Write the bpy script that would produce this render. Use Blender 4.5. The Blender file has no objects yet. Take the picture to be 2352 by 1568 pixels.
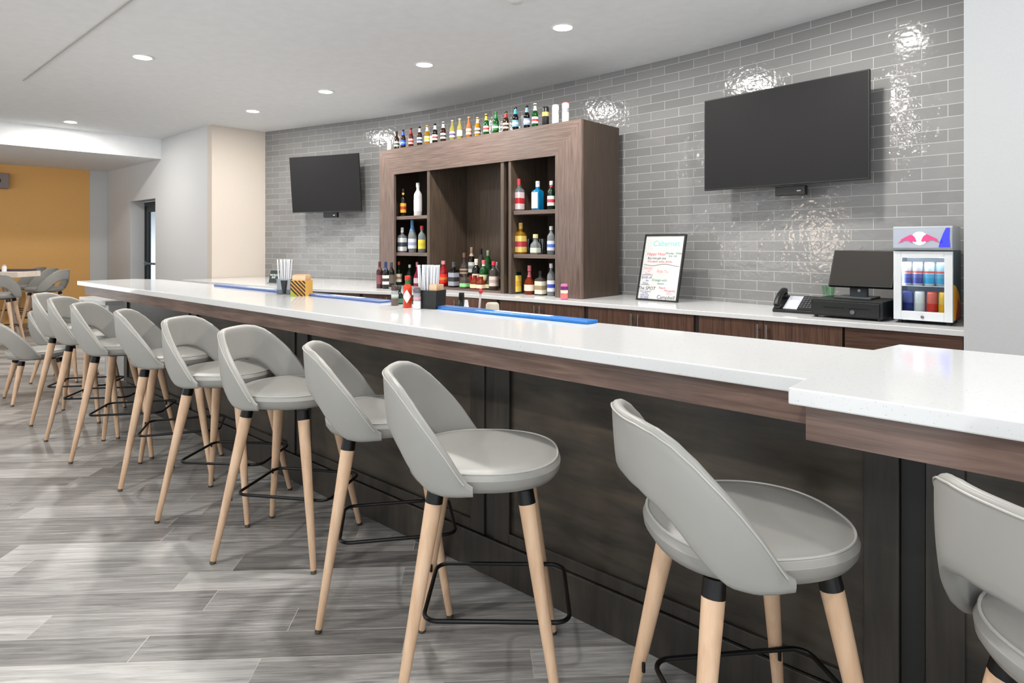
import bpy, bmesh, math, random
import numpy as np
from mathutils import Vector, Matrix
random.seed(7)
PI = math.pi
S = bpy.context.scene
COL = S.collection
# ---------------------------------------------------------------- frames
# World: X to the camera's right, Y away from it, Z up.  The bar runs diagonally:
# u = distance along the bar (towards the far left), n = distance from the camera line towards the tiled wall.
CA, SA = 0.74498, 0.66709
ROT = math.atan2(-SA, CA)           # local x = along the bar to the right (-u), local y = towards the wall (n)
CAMH, FPX, CX, HY = 1.41, 1456.0, 1176.0, 560.0
BARZ, BACKZ, CEIL = 1.067, 0.914, 3.12
def U(u, n, z=0.0):
    return Vector((SA*n - CA*u, CA*n + SA*u, z))
def u_at(px, n):                     # u of the point on the line n = const seen in photo column px
    t = (px-CX)/FPX
    return (SA*n - CA*n*t)/(SA*t + CA)
def spl(pts, x):
    xs = [p[0] for p in pts]; ys = [p[1] for p in pts]
    if x <= xs[0]: return ys[0]
    if x >= xs[-1]: return ys[-1]
    m = [0.0]*len(xs)
    for i in range(len(xs)):
        a = max(i-1, 0); b = min(i+1, len(xs)-1)
        m[i] = (ys[b]-ys[a])/(xs[b]-xs[a])
    for i in range(len(xs)-1):
        if x <= xs[i+1]:
            h = xs[i+1]-xs[i]; t = (x-xs[i])/h
            return ((2*t**3-3*t*t+1)*ys[i] + (t**3-2*t*t+t)*h*m[i] + (-2*t**3+3*t*t)*ys[i+1] + (t**3-t*t)*h*m[i+1])
WALL = [(-.2,4.95),(.3,5.0),(1.1,5.08),(2.2,5.27),(3.2,5.36),(4.0,5.38),(5.6,5.36),(7.03,5.2),(8.2,4.95),(9.27,4.70)]
FRONT = [(-.2,4.43),(1.2,4.42),(3.0,4.42),(4.0,4.40),(4.82,4.32),(5.42,4.05),(6.4,3.78),(8.04,3.58),(9.27,3.50)]
wall_n = lambda u: spl(WALL, u)
front_n = lambda u: spl(FRONT, u)

# ---------------------------------------------------------------- materials
MATS = {}; TEXTS = []
def srgb(r, g, b):
    f = lambda c: (c/12.92 if c <= .04045 else ((c+.055)/1.055)**2.4)
    return (f(r/255), f(g/255), f(b/255), 1)
def mat(name, col, rough=.5, metal=0., trans=0., emit=None, estr=0., ior=1.45, spec=None, coat=0.):
    if name in MATS: return MATS[name]
    m = bpy.data.materials.new(name); m.use_nodes = True
    p = m.node_tree.nodes['Principled BSDF']
    c = srgb(*col) if max(col) > 1 else (*col, 1)
    p.inputs['Base Color'].default_value = c
    p.inputs['Roughness'].default_value = rough
    p.inputs['Metallic'].default_value = metal
    p.inputs['Transmission Weight'].default_value = trans
    p.inputs['IOR'].default_value = ior
    p.inputs['Coat Weight'].default_value = coat
    if spec is not None: p.inputs['Specular IOR Level'].default_value = spec
    if emit:
        p.inputs['Emission Color'].default_value = srgb(*emit) if max(emit) > 1 else (*emit, 1)
        p.inputs['Emission Strength'].default_value = estr
    # a faint procedural variation so that no surface is perfectly flat
    if not emit and trans == 0 and metal < .5:
        nt = m.node_tree; L = nt.links
        tc = nt.nodes.new('ShaderNodeTexCoord'); no = nt.nodes.new('ShaderNodeTexNoise'); no.inputs['Scale'].default_value = 9
        mx = nt.nodes.new('ShaderNodeMix'); mx.data_type = 'RGBA'; mx.blend_type = 'MULTIPLY'; mx.inputs[0].default_value = 1
        rp = nt.nodes.new('ShaderNodeValToRGB'); rp.color_ramp.elements[0].color = (.93,.93,.93,1); rp.color_ramp.elements[1].color = (1.04,1.04,1.04,1)
        L.new(tc.outputs['Object'], no.inputs['Vector']); L.new(no.outputs['Fac'], rp.inputs[0])
        mx.inputs[6].default_value = c; L.new(rp.outputs[0], mx.inputs[7]); L.new(mx.outputs[2], p.inputs['Base Color'])
    MATS[name] = m
    return m
def nodes_of(name, rough=.5):
    m = bpy.data.materials.new(name); m.use_nodes = True
    p = m.node_tree.nodes['Principled BSDF']; p.inputs['Roughness'].default_value = rough
    MATS[name] = m
    return m, m.node_tree.nodes, m.node_tree.links, p
def wood(name, c1, c2, axis='z', rough=.4, scale=6., stretch=18., c3=None, blotch=0.):
    m, N, L, p = nodes_of(name, rough)
    tc = N.new('ShaderNodeTexCoord'); mp = N.new('ShaderNodeMapping'); no = N.new('ShaderNodeTexNoise'); rp = N.new('ShaderNodeValToRGB')
    sc = [scale*stretch/6]*3; sc['xyz'.index(axis)] = scale/6
    mp.inputs['Scale'].default_value = sc
    no.inputs['Scale'].default_value = 2.2; no.inputs['Detail'].default_value = 6; no.inputs['Roughness'].default_value = .62; no.inputs['Distortion'].default_value = .35
    L.new(tc.outputs['Object'], mp.inputs[0]); L.new(mp.outputs[0], no.inputs['Vector']); L.new(no.outputs['Fac'], rp.inputs[0])
    e = rp.color_ramp.elements; e[0].position = .3; e[0].color = srgb(*c1); e[1].position = .72; e[1].color = srgb(*c2)
    if c3:
        x = rp.color_ramp.elements.new(.5); x.color = srgb(*c3)
    out = rp.outputs[0]
    if blotch:
        n2 = N.new('ShaderNodeTexNoise'); n2.inputs['Scale'].default_value = 3.5; n2.inputs['Detail'].default_value = 4
        r2 = N.new('ShaderNodeValToRGB'); r2.color_ramp.elements[0].position = .35; r2.color_ramp.elements[1].position = .7
        r2.color_ramp.elements[0].color = (1-blotch,)*3+(1,); r2.color_ramp.elements[1].color = (1+blotch,)*3+(1,)
        mx = N.new('ShaderNodeMix'); mx.data_type = 'RGBA'; mx.blend_type = 'MULTIPLY'; mx.inputs[0].default_value = 1
        L.new(tc.outputs['Object'], n2.inputs['Vector']); L.new(n2.outputs['Fac'], r2.inputs[0]); L.new(out, mx.inputs[6]); L.new(r2.outputs[0], mx.inputs[7])
        out = mx.outputs[2]
    L.new(out, p.inputs['Base Color'])
    b = N.new('ShaderNodeBump'); b.inputs['Strength'].default_value = .08; b.inputs['Distance'].default_value = .002
    L.new(no.outputs['Fac'], b.inputs['Height']); L.new(b.outputs[0], p.inputs['Normal'])
    return m
def thin(name, tint, rough=.02, extra=.0):
    """thin clear pane or wall: lets light through, reflects at grazing angles"""
    m = bpy.data.materials.new(name); m.use_nodes = True; N = m.node_tree.nodes; L = m.node_tree.links
    N.remove(N['Principled BSDF']); out = N['Material Output']
    tr = N.new('ShaderNodeBsdfTransparent'); tr.inputs[0].default_value = srgb(*tint); gl = N.new('ShaderNodeBsdfGlossy'); gl.inputs['Roughness'].default_value = rough
    fr = N.new('ShaderNodeFresnel'); fr.inputs[0].default_value = 1.45; ad = N.new('ShaderNodeMath'); ad.operation = 'ADD'; ad.inputs[1].default_value = extra; ad.use_clamp = True
    mx = N.new('ShaderNodeMixShader'); ge = N.new('ShaderNodeNewGeometry'); sb = N.new('ShaderNodeMath'); sb.operation = 'SUBTRACT'; sb.use_clamp = True
    L.new(fr.outputs[0], ad.inputs[0]); L.new(ad.outputs[0], sb.inputs[0]); L.new(ge.outputs['Backfacing'], sb.inputs[1]); L.new(sb.outputs[0], mx.inputs[0]); L.new(tr.outputs[0], mx.inputs[1]); L.new(gl.outputs[0], mx.inputs[2]); L.new(mx.outputs[0], out.inputs[0])
    MATS[name] = m; return m
# plain ones
M_white = mat('white_paint', (214,216,217), .6)
M_ceil = mat('ceiling_paint', (226,228,230), .7)
M_grey = mat('leather_grey', (146,145,141), .4)
M_pipe = mat('leather_piping', (170,169,164), .4)
M_black = mat('black_metal', (14,14,15), .35, .3)
M_plast = mat('black_plastic', (22,23,24), .4)
M_steel = mat('brushed_steel', (190,190,188), .28, 1.)
M_screen = mat('screen_off', (34,34,35), .5, spec=.12)
M_glass = thin('clear_glass', (225,232,232), .03, .03)
M_leg = wood('beech_wood', (196,160,128), (222,190,160), 'z', .35, 8, 10)
M_tabletop = wood('pale_wood', (214,196,180), (235,222,210), 'x', .4, 6, 14)
M_capron = wood('apron_wood', (82,65,58), (130,106,96), 'x', .35, 9, 14, blotch=.15)
M_cpanel = wood('bar_panel_wood', (44,41,35), (82,73,62), 'x', .36, 7, 6, blotch=.35)
M_cframe = wood('bar_frame_wood', (40,38,34), (64,58,52), 'z', .38, 7, 12, blotch=.2)
M_bookV = wood('laminate_vertical_grain', (76,62,56), (118,100,92), 'z', .3, 9, 22)
M_bookH = wood('laminate_horizontal_grain', (76,62,56), (118,100,92), 'x', .3, 9, 22)
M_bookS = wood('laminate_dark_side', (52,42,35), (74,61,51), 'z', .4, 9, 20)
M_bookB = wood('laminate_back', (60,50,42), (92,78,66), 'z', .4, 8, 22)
M_cabV = wood('cabinet_vertical_grain', (62,42,34), (118,86,70), 'z', .38, 9, 26)
M_cabH = wood('cabinet_horizontal_grain', (62,42,34), (110,80,64), 'x', .38, 9, 26)

def quartz():
    m, N, L, p = nodes_of('white_quartz', .09)
    tc = N.new('ShaderNodeTexCoord'); v = N.new('ShaderNodeTexNoise'); v.inputs['Scale'].default_value = 170; v.inputs['Detail'].default_value = 2
    rp = N.new('ShaderNodeValToRGB'); e = rp.color_ramp.elements
    e[0].position = .27; e[0].color = srgb(188,188,184); e[1].position = .36; e[1].color = srgb(212,213,214)
    L.new(tc.outputs['Object'], v.inputs['Vector']); L.new(v.outputs['Fac'], rp.inputs[0]); L.new(rp.outputs[0], p.inputs['Base Color'])
    return m
M_quartz = quartz()

def tile_mat():
    m, N, L, p = nodes_of('grey_glazed_brick_tile', .12)
    uv = N.new('ShaderNodeUVMap'); uv.uv_map = 'UVMap'
    br = N.new('ShaderNodeTexBrick'); br.offset = .5; br.offset_frequency = 2
    br.inputs['Scale'].default_value = 1; br.inputs['Brick Width'].default_value = .300; br.inputs['Row Height'].default_value = .0815
    br.inputs['Mortar Size'].default_value = .0022; br.inputs['Mortar Smooth'].default_value = .1; br.inputs['Bias'].default_value = 0
    br.inputs['Color1'].default_value = srgb(122,122,122); br.inputs['Color2'].default_value = srgb(134,134,134); br.inputs['Mortar'].default_value = srgb(174,173,171)
    L.new(uv.outputs[0], br.inputs['Vector']); L.new(br.outputs['Color'], p.inputs['Base Color'])
    rr = N.new('ShaderNodeMapRange'); rr.inputs[3].default_value = .1; rr.inputs[4].default_value = .6
    L.new(br.outputs['Fac'], rr.inputs[0]); L.new(rr.outputs[0], p.inputs['Roughness'])
    no = N.new('ShaderNodeTexNoise'); no.inputs['Scale'].default_value = 26; no.inputs['Detail'].default_value = 1.5
    n2 = N.new('ShaderNodeTexNoise'); n2.inputs['Scale'].default_value = 7; n2.inputs['Detail'].default_value = 1
    ad = N.new('ShaderNodeMath'); ad.operation = 'MULTIPLY_ADD'; ad.inputs[1].default_value = 1.6
    L.new(uv.outputs[0], no.inputs['Vector']); L.new(uv.outputs[0], n2.inputs['Vector']); L.new(n2.outputs['Fac'], ad.inputs[0]); L.new(no.outputs['Fac'], ad.inputs[2])
    sb = N.new('ShaderNodeMath'); sb.operation = 'MULTIPLY_ADD'; sb.inputs[1].default_value = -1.0
    L.new(br.outputs['Fac'], sb.inputs[0]); L.new(ad.outputs[0], sb.inputs[2])
    b = N.new('ShaderNodeBump'); b.inputs['Strength'].default_value = .5; b.inputs['Distance'].default_value = .004
    L.new(sb.outputs[0], b.inputs['Height']); L.new(b.outputs[0], p.inputs['Normal'])
    return m
M_tile = tile_mat()

def floor_mat():
    m, N, L, p = nodes_of('grey_wood_plank_tile', .36)
    tc = N.new('ShaderNodeTexCoord'); mp = N.new('ShaderNodeMapping'); mp.inputs['Rotation'].default_value = (0,0,-math.radians(3.0)); mp.inputs['Location'].default_value = (.3,.02,0)
    L.new(tc.outputs['Object'], mp.inputs[0])
    br = N.new('ShaderNodeTexBrick'); br.offset = 0; br.squash = 1
    br.inputs['Scale'].default_value = 1; br.inputs['Brick Width'].default_value = .92; br.inputs['Row Height'].default_value = .148
    br.inputs['Mortar Size'].default_value = .0016; br.inputs['Mortar Smooth'].default_value = 0; br.inputs['Bias'].default_value = 0
    br.inputs['Color1'].default_value = (0,0,0,1); br.inputs['Color2'].default_value = (1,1,1,1); br.inputs['Mortar'].default_value = (.5,.5,.5,1)
    # every row of planks starts at its own random offset
    s3 = N.new('ShaderNodeSeparateXYZ'); dv = N.new('ShaderNodeMath'); dv.operation = 'DIVIDE'; dv.inputs[1].default_value = .148
    fl = N.new('ShaderNodeMath'); fl.operation = 'FLOOR'; wn = N.new('ShaderNodeTexWhiteNoise'); wn.noise_dimensions = '1D'
    ma = N.new('ShaderNodeMath'); ma.operation = 'MULTIPLY_ADD'; ma.inputs[1].default_value = .92; c3 = N.new('ShaderNodeCombineXYZ')
    L.new(mp.outputs[0], s3.inputs[0]); L.new(s3.outputs[1], dv.inputs[0]); L.new(dv.outputs[0], fl.inputs[0]); L.new(fl.outputs[0], wn.inputs['W'])
    L.new(wn.outputs['Value'], ma.inputs[0]); L.new(s3.outputs[0], ma.inputs[2]); L.new(ma.outputs[0], c3.inputs[0]); L.new(s3.outputs[1], c3.inputs[1])
    L.new(c3.outputs[0], br.inputs['Vector'])
    # grain, shifted from plank to plank by the plank's own random value
    m2 = N.new('ShaderNodeMapping'); m2.inputs['Scale'].default_value = (1.5,26,1)
    cm = N.new('ShaderNodeCombineXYZ'); ml = N.new('ShaderNodeMath'); ml.operation = 'MULTIPLY'; ml.inputs[1].default_value = 31
    L.new(br.outputs['Color'], ml.inputs[0]); L.new(ml.outputs[0], cm.inputs[0]); L.new(ml.outputs[0], cm.inputs[2])
    L.new(mp.outputs[0], m2.inputs[0])
    av = N.new('ShaderNodeVectorMath'); L.new(m2.outputs[0], av.inputs[0]); L.new(cm.outputs[0], av.inputs[1])
    no = N.new('ShaderNodeTexNoise'); no.inputs['Scale'].default_value = 2.2; no.inputs['Detail'].default_value = 9; no.inputs['Roughness'].default_value = .7; no.inputs['Distortion'].default_value = .7
    L.new(av.outputs[0], no.inputs['Vector'])
    mx = N.new('ShaderNodeMath'); mx.operation = 'MULTIPLY_ADD'; mx.inputs[1].default_value = .34
    L.new(br.outputs['Color'], mx.inputs[0]); L.new(no.outputs['Fac'], mx.inputs[2])
    rp = N.new('ShaderNodeValToRGB'); e = rp.color_ramp.elements
    e[0].position = .36; e[0].color = srgb(84,83,82); e[1].position = .98; e[1].color = srgb(188,187,185)
    x = e.new(.62); x.color = srgb(134,132,130)
    L.new(mx.outputs[0], rp.inputs[0])
    gm = N.new('ShaderNodeMix'); gm.data_type = 'RGBA'
    gm.inputs[7].default_value = srgb(176,172,166)
    L.new(br.outputs['Fac'], gm.inputs[0]); L.new(rp.outputs[0], gm.inputs[6]); L.new(gm.outputs[2], p.inputs['Base Color'])
    b = N.new('ShaderNodeBump'); b.inputs['Strength'].default_value = .15; b.inputs['Distance'].default_value = .002
    L.new(no.outputs['Fac'], b.inputs['Height']); L.new(b.outputs[0], p.inputs['Normal'])
    return m
M_floor = floor_mat()

def paper_wall(name, col, sc=220):
    m, N, L, p = nodes_of(name, .65)
    tc = N.new('ShaderNodeTexCoord'); mp = N.new('ShaderNodeMapping'); mp.inputs['Scale'].default_value = (sc,sc,sc*.35)
    no = N.new('ShaderNodeTexNoise'); no.inputs['Scale'].default_value = 1; no.inputs['Detail'].default_value = 3
    L.new(tc.outputs['Object'], mp.inputs[0]); L.new(mp.outputs[0], no.inputs['Vector'])
    rp = N.new('ShaderNodeValToRGB'); c = srgb(*col)
    rp.color_ramp.elements[0].color = tuple(x*.93 for x in c[:3])+(1,); rp.color_ramp.elements[1].color = tuple(min(1,x*1.05) for x in c[:3])+(1,)
    L.new(no.outputs['Fac'], rp.inputs[0]); L.new(rp.outputs[0], p.inputs['Base Color'])
    b = N.new('ShaderNodeBump'); b.inputs['Strength'].default_value = .12; b.inputs['Distance'].default_value = .002
    L.new(no.outputs['Fac'], b.inputs['Height']); L.new(b.outputs[0], p.inputs['Normal'])
    return m
M_wall = paper_wall('white_wallcovering', (200,201,202))
M_beige = paper_wall('beige_wallcovering', (200,190,180))
M_orange = paper_wall('orange_paint', (230,176,104), 60)

# ---------------------------------------------------------------- mesh helpers
def box(bm, x0, x1, y0, y1, z0, z1, bev=0., mtx=None):
    r = bmesh.ops.create_cube(bm, size=1)
    vs = r['verts']
    for v in vs:
        v.co = Vector((x0+(v.co.x+.5)*(x1-x0), y0+(v.co.y+.5)*(y1-y0), z0+(v.co.z+.5)*(z1-z0)))
    if bev:
        es = list({e for v in vs for e in v.link_edges})
        rr = bmesh.ops.bevel(bm, geom=es, offset=bev, segments=2, affect='EDGES', profile=.5)
        vs = list({v for f in rr['faces'] for v in f.verts} | {v for v in vs if v.is_valid})
    if mtx is not None:
        for v in vs: v.co = mtx @ v.co
    return vs
def B(x0, x1, y0, y1, z0, z1, bev=0., mtx=None):
    bm = bmesh.new(); box(bm, x0, x1, y0, y1, z0, z1, bev, mtx); return bm
def loft(bm, rings, cap0=True, cap1=True, closed=True):
    vr = [[bm.verts.new(p) for p in r] for r in rings]
    k = len(vr[0])
    for a, b in zip(vr, vr[1:]):
        for i in range(k if closed else k-1):
            j = (i+1) % k
            try: bm.faces.new((a[i], a[j], b[j], b[i]))
            except ValueError: pass
    if cap0: bm.faces.new(list(reversed(vr[0])))
    if cap1: bm.faces.new(vr[-1])
    return vr
def sup(t, rx, ry, e=2.):
    c, s = math.cos(t), math.sin(t)
    return (rx*math.copysign(abs(c)**(2/e), c), ry*math.copysign(abs(s)**(2/e), s))
def lathe(bm, prof, segs=20, c=(0,0,0), e=2., ry=1., rot=0.):
    rings = []
    for r, z in prof:
        r = max(r, .0004)
        ring = []
        for i in range(segs):
            x, y = sup(2*PI*i/segs + (PI/segs if e > 3 else 0), r, r*ry, e)
            if rot: x, y = x*math.cos(rot)-y*math.sin(rot), x*math.sin(rot)+y*math.cos(rot)
            ring.append((c[0]+x, c[1]+y, c[2]+z))
        rings.append(ring)
    loft(bm, rings)
def LA(prof, segs=20, c=(0,0,0), e=2., ry=1., rot=0.):
    bm = bmesh.new(); lathe(bm, prof, segs, c, e, ry, rot); return bm
def tube(bm, pts, r, segs=8, closed=False, rend=None):
    pts = [Vector(p) for p in pts]; n = len(pts); rings = []
    up = Vector((0,0,1)); prev = None
    for i, p in enumerate(pts):
        if closed: t = pts[(i+1) % n]-pts[i-1]
        else: t = pts[min(i+1,n-1)]-pts[max(i-1,0)]
        t.normalize()
        if prev is None:
            a = up if abs(t.z) < .9 else Vector((1,0,0))
            x = t.cross(a).normalized()
        else:
            x = (prev - t*prev.dot(t)).normalized()
        prev = x; y = t.cross(x)
        rr = r if rend is None else r+(rend-r)*i/(n-1)
        rings.append([p + x*rr*math.cos(2*PI*k/segs) + y*rr*math.sin(2*PI*k/segs) for k in range(segs)])
    if closed: rings.append(rings[0])
    vr = loft(bm, rings, not closed, not closed)
    if closed: bmesh.ops.remove_doubles(bm, verts=bm.verts, dist=1e-6)
def TU(pts, r, segs=8, closed=False, rend=None):
    bm = bmesh.new(); tube(bm, pts, r, segs, closed, rend); return bm
def prism(bm, poly, z0, z1, flip=False):
    a = [bm.verts.new((x, y, z0)) for x, y in poly]; b = [bm.verts.new((x, y, z1)) for x, y in poly]
    k = len(poly)
    for i in range(k):
        j = (i+1) % k; bm.faces.new((a[i], a[j], b[j], b[i]))
    bm.faces.new(list(reversed(a))); bm.faces.new(b)
def PR(poly, z0, z1):
    bm = bmesh.new(); prism(bm, poly, z0, z1); return bm
def face_prism(poly, y0, y1):
    """polygon given in x,z made into a plate between y0 and y1"""
    bm = bmesh.new()
    a = [bm.verts.new((x, y0, z)) for x, z in poly]; b = [bm.verts.new((x, y1, z)) for x, z in poly]
    k = len(poly)
    for i in range(k):
        j = (i+1) % k; bm.faces.new((a[i], a[j], b[j], b[i]))
    bm.faces.new(list(reversed(a))); bm.faces.new(b)
    return bm
def obj(name, bm, m, parent=None, smooth=False, bevel=0., sub=0):
    bmesh.ops.recalc_face_normals(bm, faces=bm.faces)
    me = bpy.data.meshes.new(name); bm.to_mesh(me); bm.free()
    if m: me.materials.append(m)
    if smooth:
        for p in me.polygons: p.use_smooth = True
        try: me.set_sharp_from_angle(angle=math.radians(42))
        except Exception: pass
    o = bpy.data.objects.new(name, me); COL.objects.link(o)
    if parent: o.parent = parent
    if bevel:
        md = o.modifiers.new('bevel', 'BEVEL'); md.width = bevel; md.segments = 2; md.limit_method = 'ANGLE'
    if sub:
        md = o.modifiers.new('sub', 'SUBSURF'); md.levels = sub; md.render_levels = sub
    return o
def thing(name, label, cat, loc=(0,0,0), rz=0., group=None):
    o = bpy.data.objects.new(name, None); COL.objects.link(o); o.empty_display_size = .05
    o.location = loc; o.rotation_euler = (0,0,rz); o['label'] = label; o['category'] = cat
    if group: o['group'] = group
    return o
def tag(o, label, cat, group=None):
    o['label'] = label; o['category'] = cat
    if group: o['group'] = group
    return o
def struct(name, bm, m, loc=(0,0,0), rz=0., parent=None, smooth=False):
    o = obj(name, bm, m, parent, smooth)
    if parent is None:
        o['kind'] = 'structure'; o.location = loc; o.rotation_euler = (0,0,rz)
    return o
def dup(root, loc, rz, label, group=None):
    r = root.copy(); COL.objects.link(r); r.location = loc; r.rotation_euler = (0,0,rz); r['label'] = label
    if group: r['group'] = group
    for ch in list(root.children):
        c = ch.copy(); COL.objects.link(c); c.parent = r
        for g in ch.children:
            d = g.copy(); COL.objects.link(d); d.parent = c
    return r
def text(name, s, size, m, parent, loc, rot=(PI/2,0,0), align='CENTER', shear=0., ext=.0006):
    cu = bpy.data.curves.new(name, 'FONT'); cu.body = s; cu.size = size; cu.align_x = align; cu.align_y = 'CENTER'; cu.extrude = ext; cu.shear = shear
    cu.materials.append(m); cu.resolution_u = 3
    o = bpy.data.objects.new(name, cu); COL.objects.link(o); o.location = loc; o.rotation_euler = rot
    if parent: o.parent = parent
    TEXTS.append(o); return o

# ================================================================ SETTING
def poly_un(pts): return [(-u, n) for u, n in pts]      # local frame of objects turned by ROT (x = -u, y = n)
# floor
bm = B(-15, 6, -.9, 16, -.06, 0)
f = struct('floor', bm, M_floor)
# ceilings: the main one, and the lower one beyond the soffit
c1 = struct('ceiling', PR(poly_un([(-6,-7),(-6,6.2),(11.2,6.2),(11.2,-12),(0,-12)]), CEIL, CEIL+.12), M_ceil, rz=ROT)
c2 = struct('ceiling_low', PR(poly_un([(11.2,-12),(11.2,3.9),(14.3,3.9),(14.3,-12)]), 2.8, CEIL+.12), M_ceil, rz=ROT)
# ceiling seam strip
struct('trim_1', B(-8.2, 3, 1.515, 1.53, CEIL-.011, CEIL+.002), mat('seam_grey', (176,174,170), .7), rz=ROT)
# tiled wall: a gently bowed strip with its own arc-length UVs
def tiled_wall():
    us = np.linspace(-.1, 9.27, 90)
    bm = bmesh.new(); uvl = bm.loops.layers.uv.new('UVMap')
    arc = 0.; prev = None; cols = []
    for u in us:
        p = Vector((-u, wall_n(u)))
        if prev is not None: arc += (p-prev).length
        prev = p
        cols.append((bm.verts.new((p.x, p.y, 0)), bm.verts.new((p.x, p.y, CEIL+.02)), bm.verts.new((p.x, p.y+.12, 0)), bm.verts.new((p.x, p.y+.12, CEIL+.02)), arc))
    for a, b in zip(cols, cols[1:]):
        f = bm.faces.new((b[0], a[0], a[1], b[1]))
        for l, (s, t) in zip(f.loops, ((b[4],0),(a[4],0),(a[4],CEIL+.02),(b[4],CEIL+.02))): l[uvl].uv = (-s, t+.034)
        f.smooth = True
        bm.faces.new((a[2], b[2], b[3], a[3]))
    me = bpy.data.meshes.new('wall_back'); bm.normal_update(); bm.to_mesh(me); bm.free(); me.materials.append(M_tile)
    o = bpy.data.objects.new('wall_back', me); COL.objects.link(o); o.rotation_euler = (0,0,ROT); o['kind'] = 'structure'
tiled_wall()
# beige return wall at the far end of the back bar
struct('wall_end', B(-9.42, -9.27, 3.9, 4.85, 0, CEIL+.02), M_beige, rz=ROT)
# white wall in line with the bar, with a recessed glass door
bm = bmesh.new()
box(bm, -11.46, -9.42, 3.9, 4.02, 0, CEIL+.02); box(bm, -14.0, -12.67, 3.9, 4.02, 0, CEIL+.02); box(bm, -12.67, -11.46, 3.9, 4.02, 2.17, CEIL+.02)
box(bm, -12.75, -12.67, 4.02, 4.13, 0, 2.25); box(bm, -11.46, -11.38, 4.02, 4.13, 0, 2.25); box(bm, -12.67, -11.46, 4.02, 4.13, 2.17, 2.25)
struct('wall_left', bm, M_wall, rz=ROT)
d = bpy.data.objects.new('door_1', None); COL.objects.link(d); d['kind'] = 'structure'; d.location = U(12.665, 4.125); d.rotation_euler = (0,0,ROT)
M_dframe = mat('dark_bronze_aluminium', (46,54,58), .35, .4)
bm = bmesh.new(); W = 1.20
box(bm, 0, .05, 0, .07, 0, 2.165); box(bm, W-.05, W, 0, .07, 0, 2.165); box(bm, .05, W-.05, 0, .07, 2.09, 2.165)
obj('door_frame', bm, M_dframe, d)
bm = bmesh.new()
box(bm, .055, .17, .01, .055, .01, 2.085); box(bm, W-.17, W-.055, .01, .055, .01, 2.085); box(bm, .17, W-.17, .01, .055, 1.98, 2.085); box(bm, .17, W-.17, .01, .055, .01, .26)
leaf = obj('door_leaf', bm, M_dframe, d)
obj('door_pane', B(.17, W-.17, .028, .036, .26, 1.98), thin('door_glass', (235,240,244)), d)
bm = bmesh.new(); lathe(bm, [(.0,0),(.045,0),(.045,.03),(0,.03)], 16)
for v in bm.verts: v.co = Vector((.115+v.co.x, .01-v.co.z, 1.06+v.co.y))
tube(bm, [(.115,-.03,1.06),(1.06,-.03,1.06)], .02, 10)
obj('door_push_bar', bm, mat('dull_steel', (120,130,138), .3, .9), d)
# end wall of the dining area: orange paint up to a white corner strip
struct('wall_far', B(-14.15, -14.0, .4, 3.62, 0, 2.82), M_orange, rz=ROT)
struct('wall_far_corner', B(-14.15, -13.99, 3.62, 4.02, 0, 2.82), M_wall, rz=ROT)
# white wall on the right: front face and the return to the tiles
bm = bmesh.new(); box(bm, -.435, 4.5, 3.9, 4.05, 0, CEIL+.02); box(bm, -.435, -.30, 4.05, 5.1, 0, CEIL+.02)
struct('wall_right', bm, M_wall, rz=ROT)

# ---------------------------------------------------------------- ceiling lights
M_lens = mat('downlight_lens', (255,250,240), .5, emit=(1.,.96,.9), estr=25)
LAMPS = []
M_ring = mat('downlight_trim', (232,233,234), .5)
def downlight(loc, label):
    t = thing('recessed_downlight', label, 'ceiling light', loc, 0, 'recessed ceiling downlights')
    obj('trim_ring', LA([(.074,-.002),(.098,-.004),(.1,-.007),(.094,-.010),(.076,-.008),(.072,-.003)], 28), M_ring, t, True)
    LAMPS.append(Vector(loc)+Vector((0,0,-.012)))
    obj('lens', LA([(.0,-.0045),(.073,-.0045),(.073,-.0015),(0,-.0015)], 28), M_lens, t)
    return t
for (x, y), l in zip([(.40,5.0),(-.835,6.04),(-2.09,7.11),(-3.335,8.16),(-3.38,5.80),(-6.19,8.89)],
    ['lit recessed downlight in the ceiling, nearest of the row along the back bar',
     'lit recessed downlight above the middle of the bottle cabinet, second of its row',
     'lit recessed downlight above the small television, third of its row',
     'lit recessed downlight nearest the beige end wall, last of its row',
     'lit recessed downlight beside the thin ceiling seam',
     'lit recessed downlight close to the lowered ceiling edge by the orange wall']):
    downlight((x, y, CEIL), l)
t = thing('smoke_detector', 'round grey smoke detector at the top edge of the picture on the ceiling', 'smoke detector', (.03,4.40,CEIL))
obj('base_plate', LA([(0,-.012),(.07,-.012),(.07,0),(0,0)], 24), M_ring, t, True)
obj('housing', LA([(0,-.04),(.04,-.038),(.056,-.026),(.058,-.012),(0,-.012)], 24), mat('detector_plastic', (205,205,203), .5), t, True)
def disk(name, loc, power, r=.075, color=(1,.96,.90)):
    l = bpy.data.lights.new(name, 'AREA'); l.shape = 'DISK'; l.size = 2*r; l.energy = power; l.color = color
    o = bpy.data.objects.new(name, l); COL.objects.link(o); o.location = loc
    return o
PW = 42
for p in LAMPS: disk('downlight_lamp', p, PW, .07)
for i, p in enumerate([U(1.29,3.99), U(-.3,3.99), U(2.3,2.1), U(-1.8,2.1), U(0,-.6), U(3.2,-.6), U(6.4,-.6)]):  # unseen lamps: rows continued out of view, rear ones added for overall light
    disk('downlight_lamp', (p.x, p.y, CEIL-.006), PW)

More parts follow.
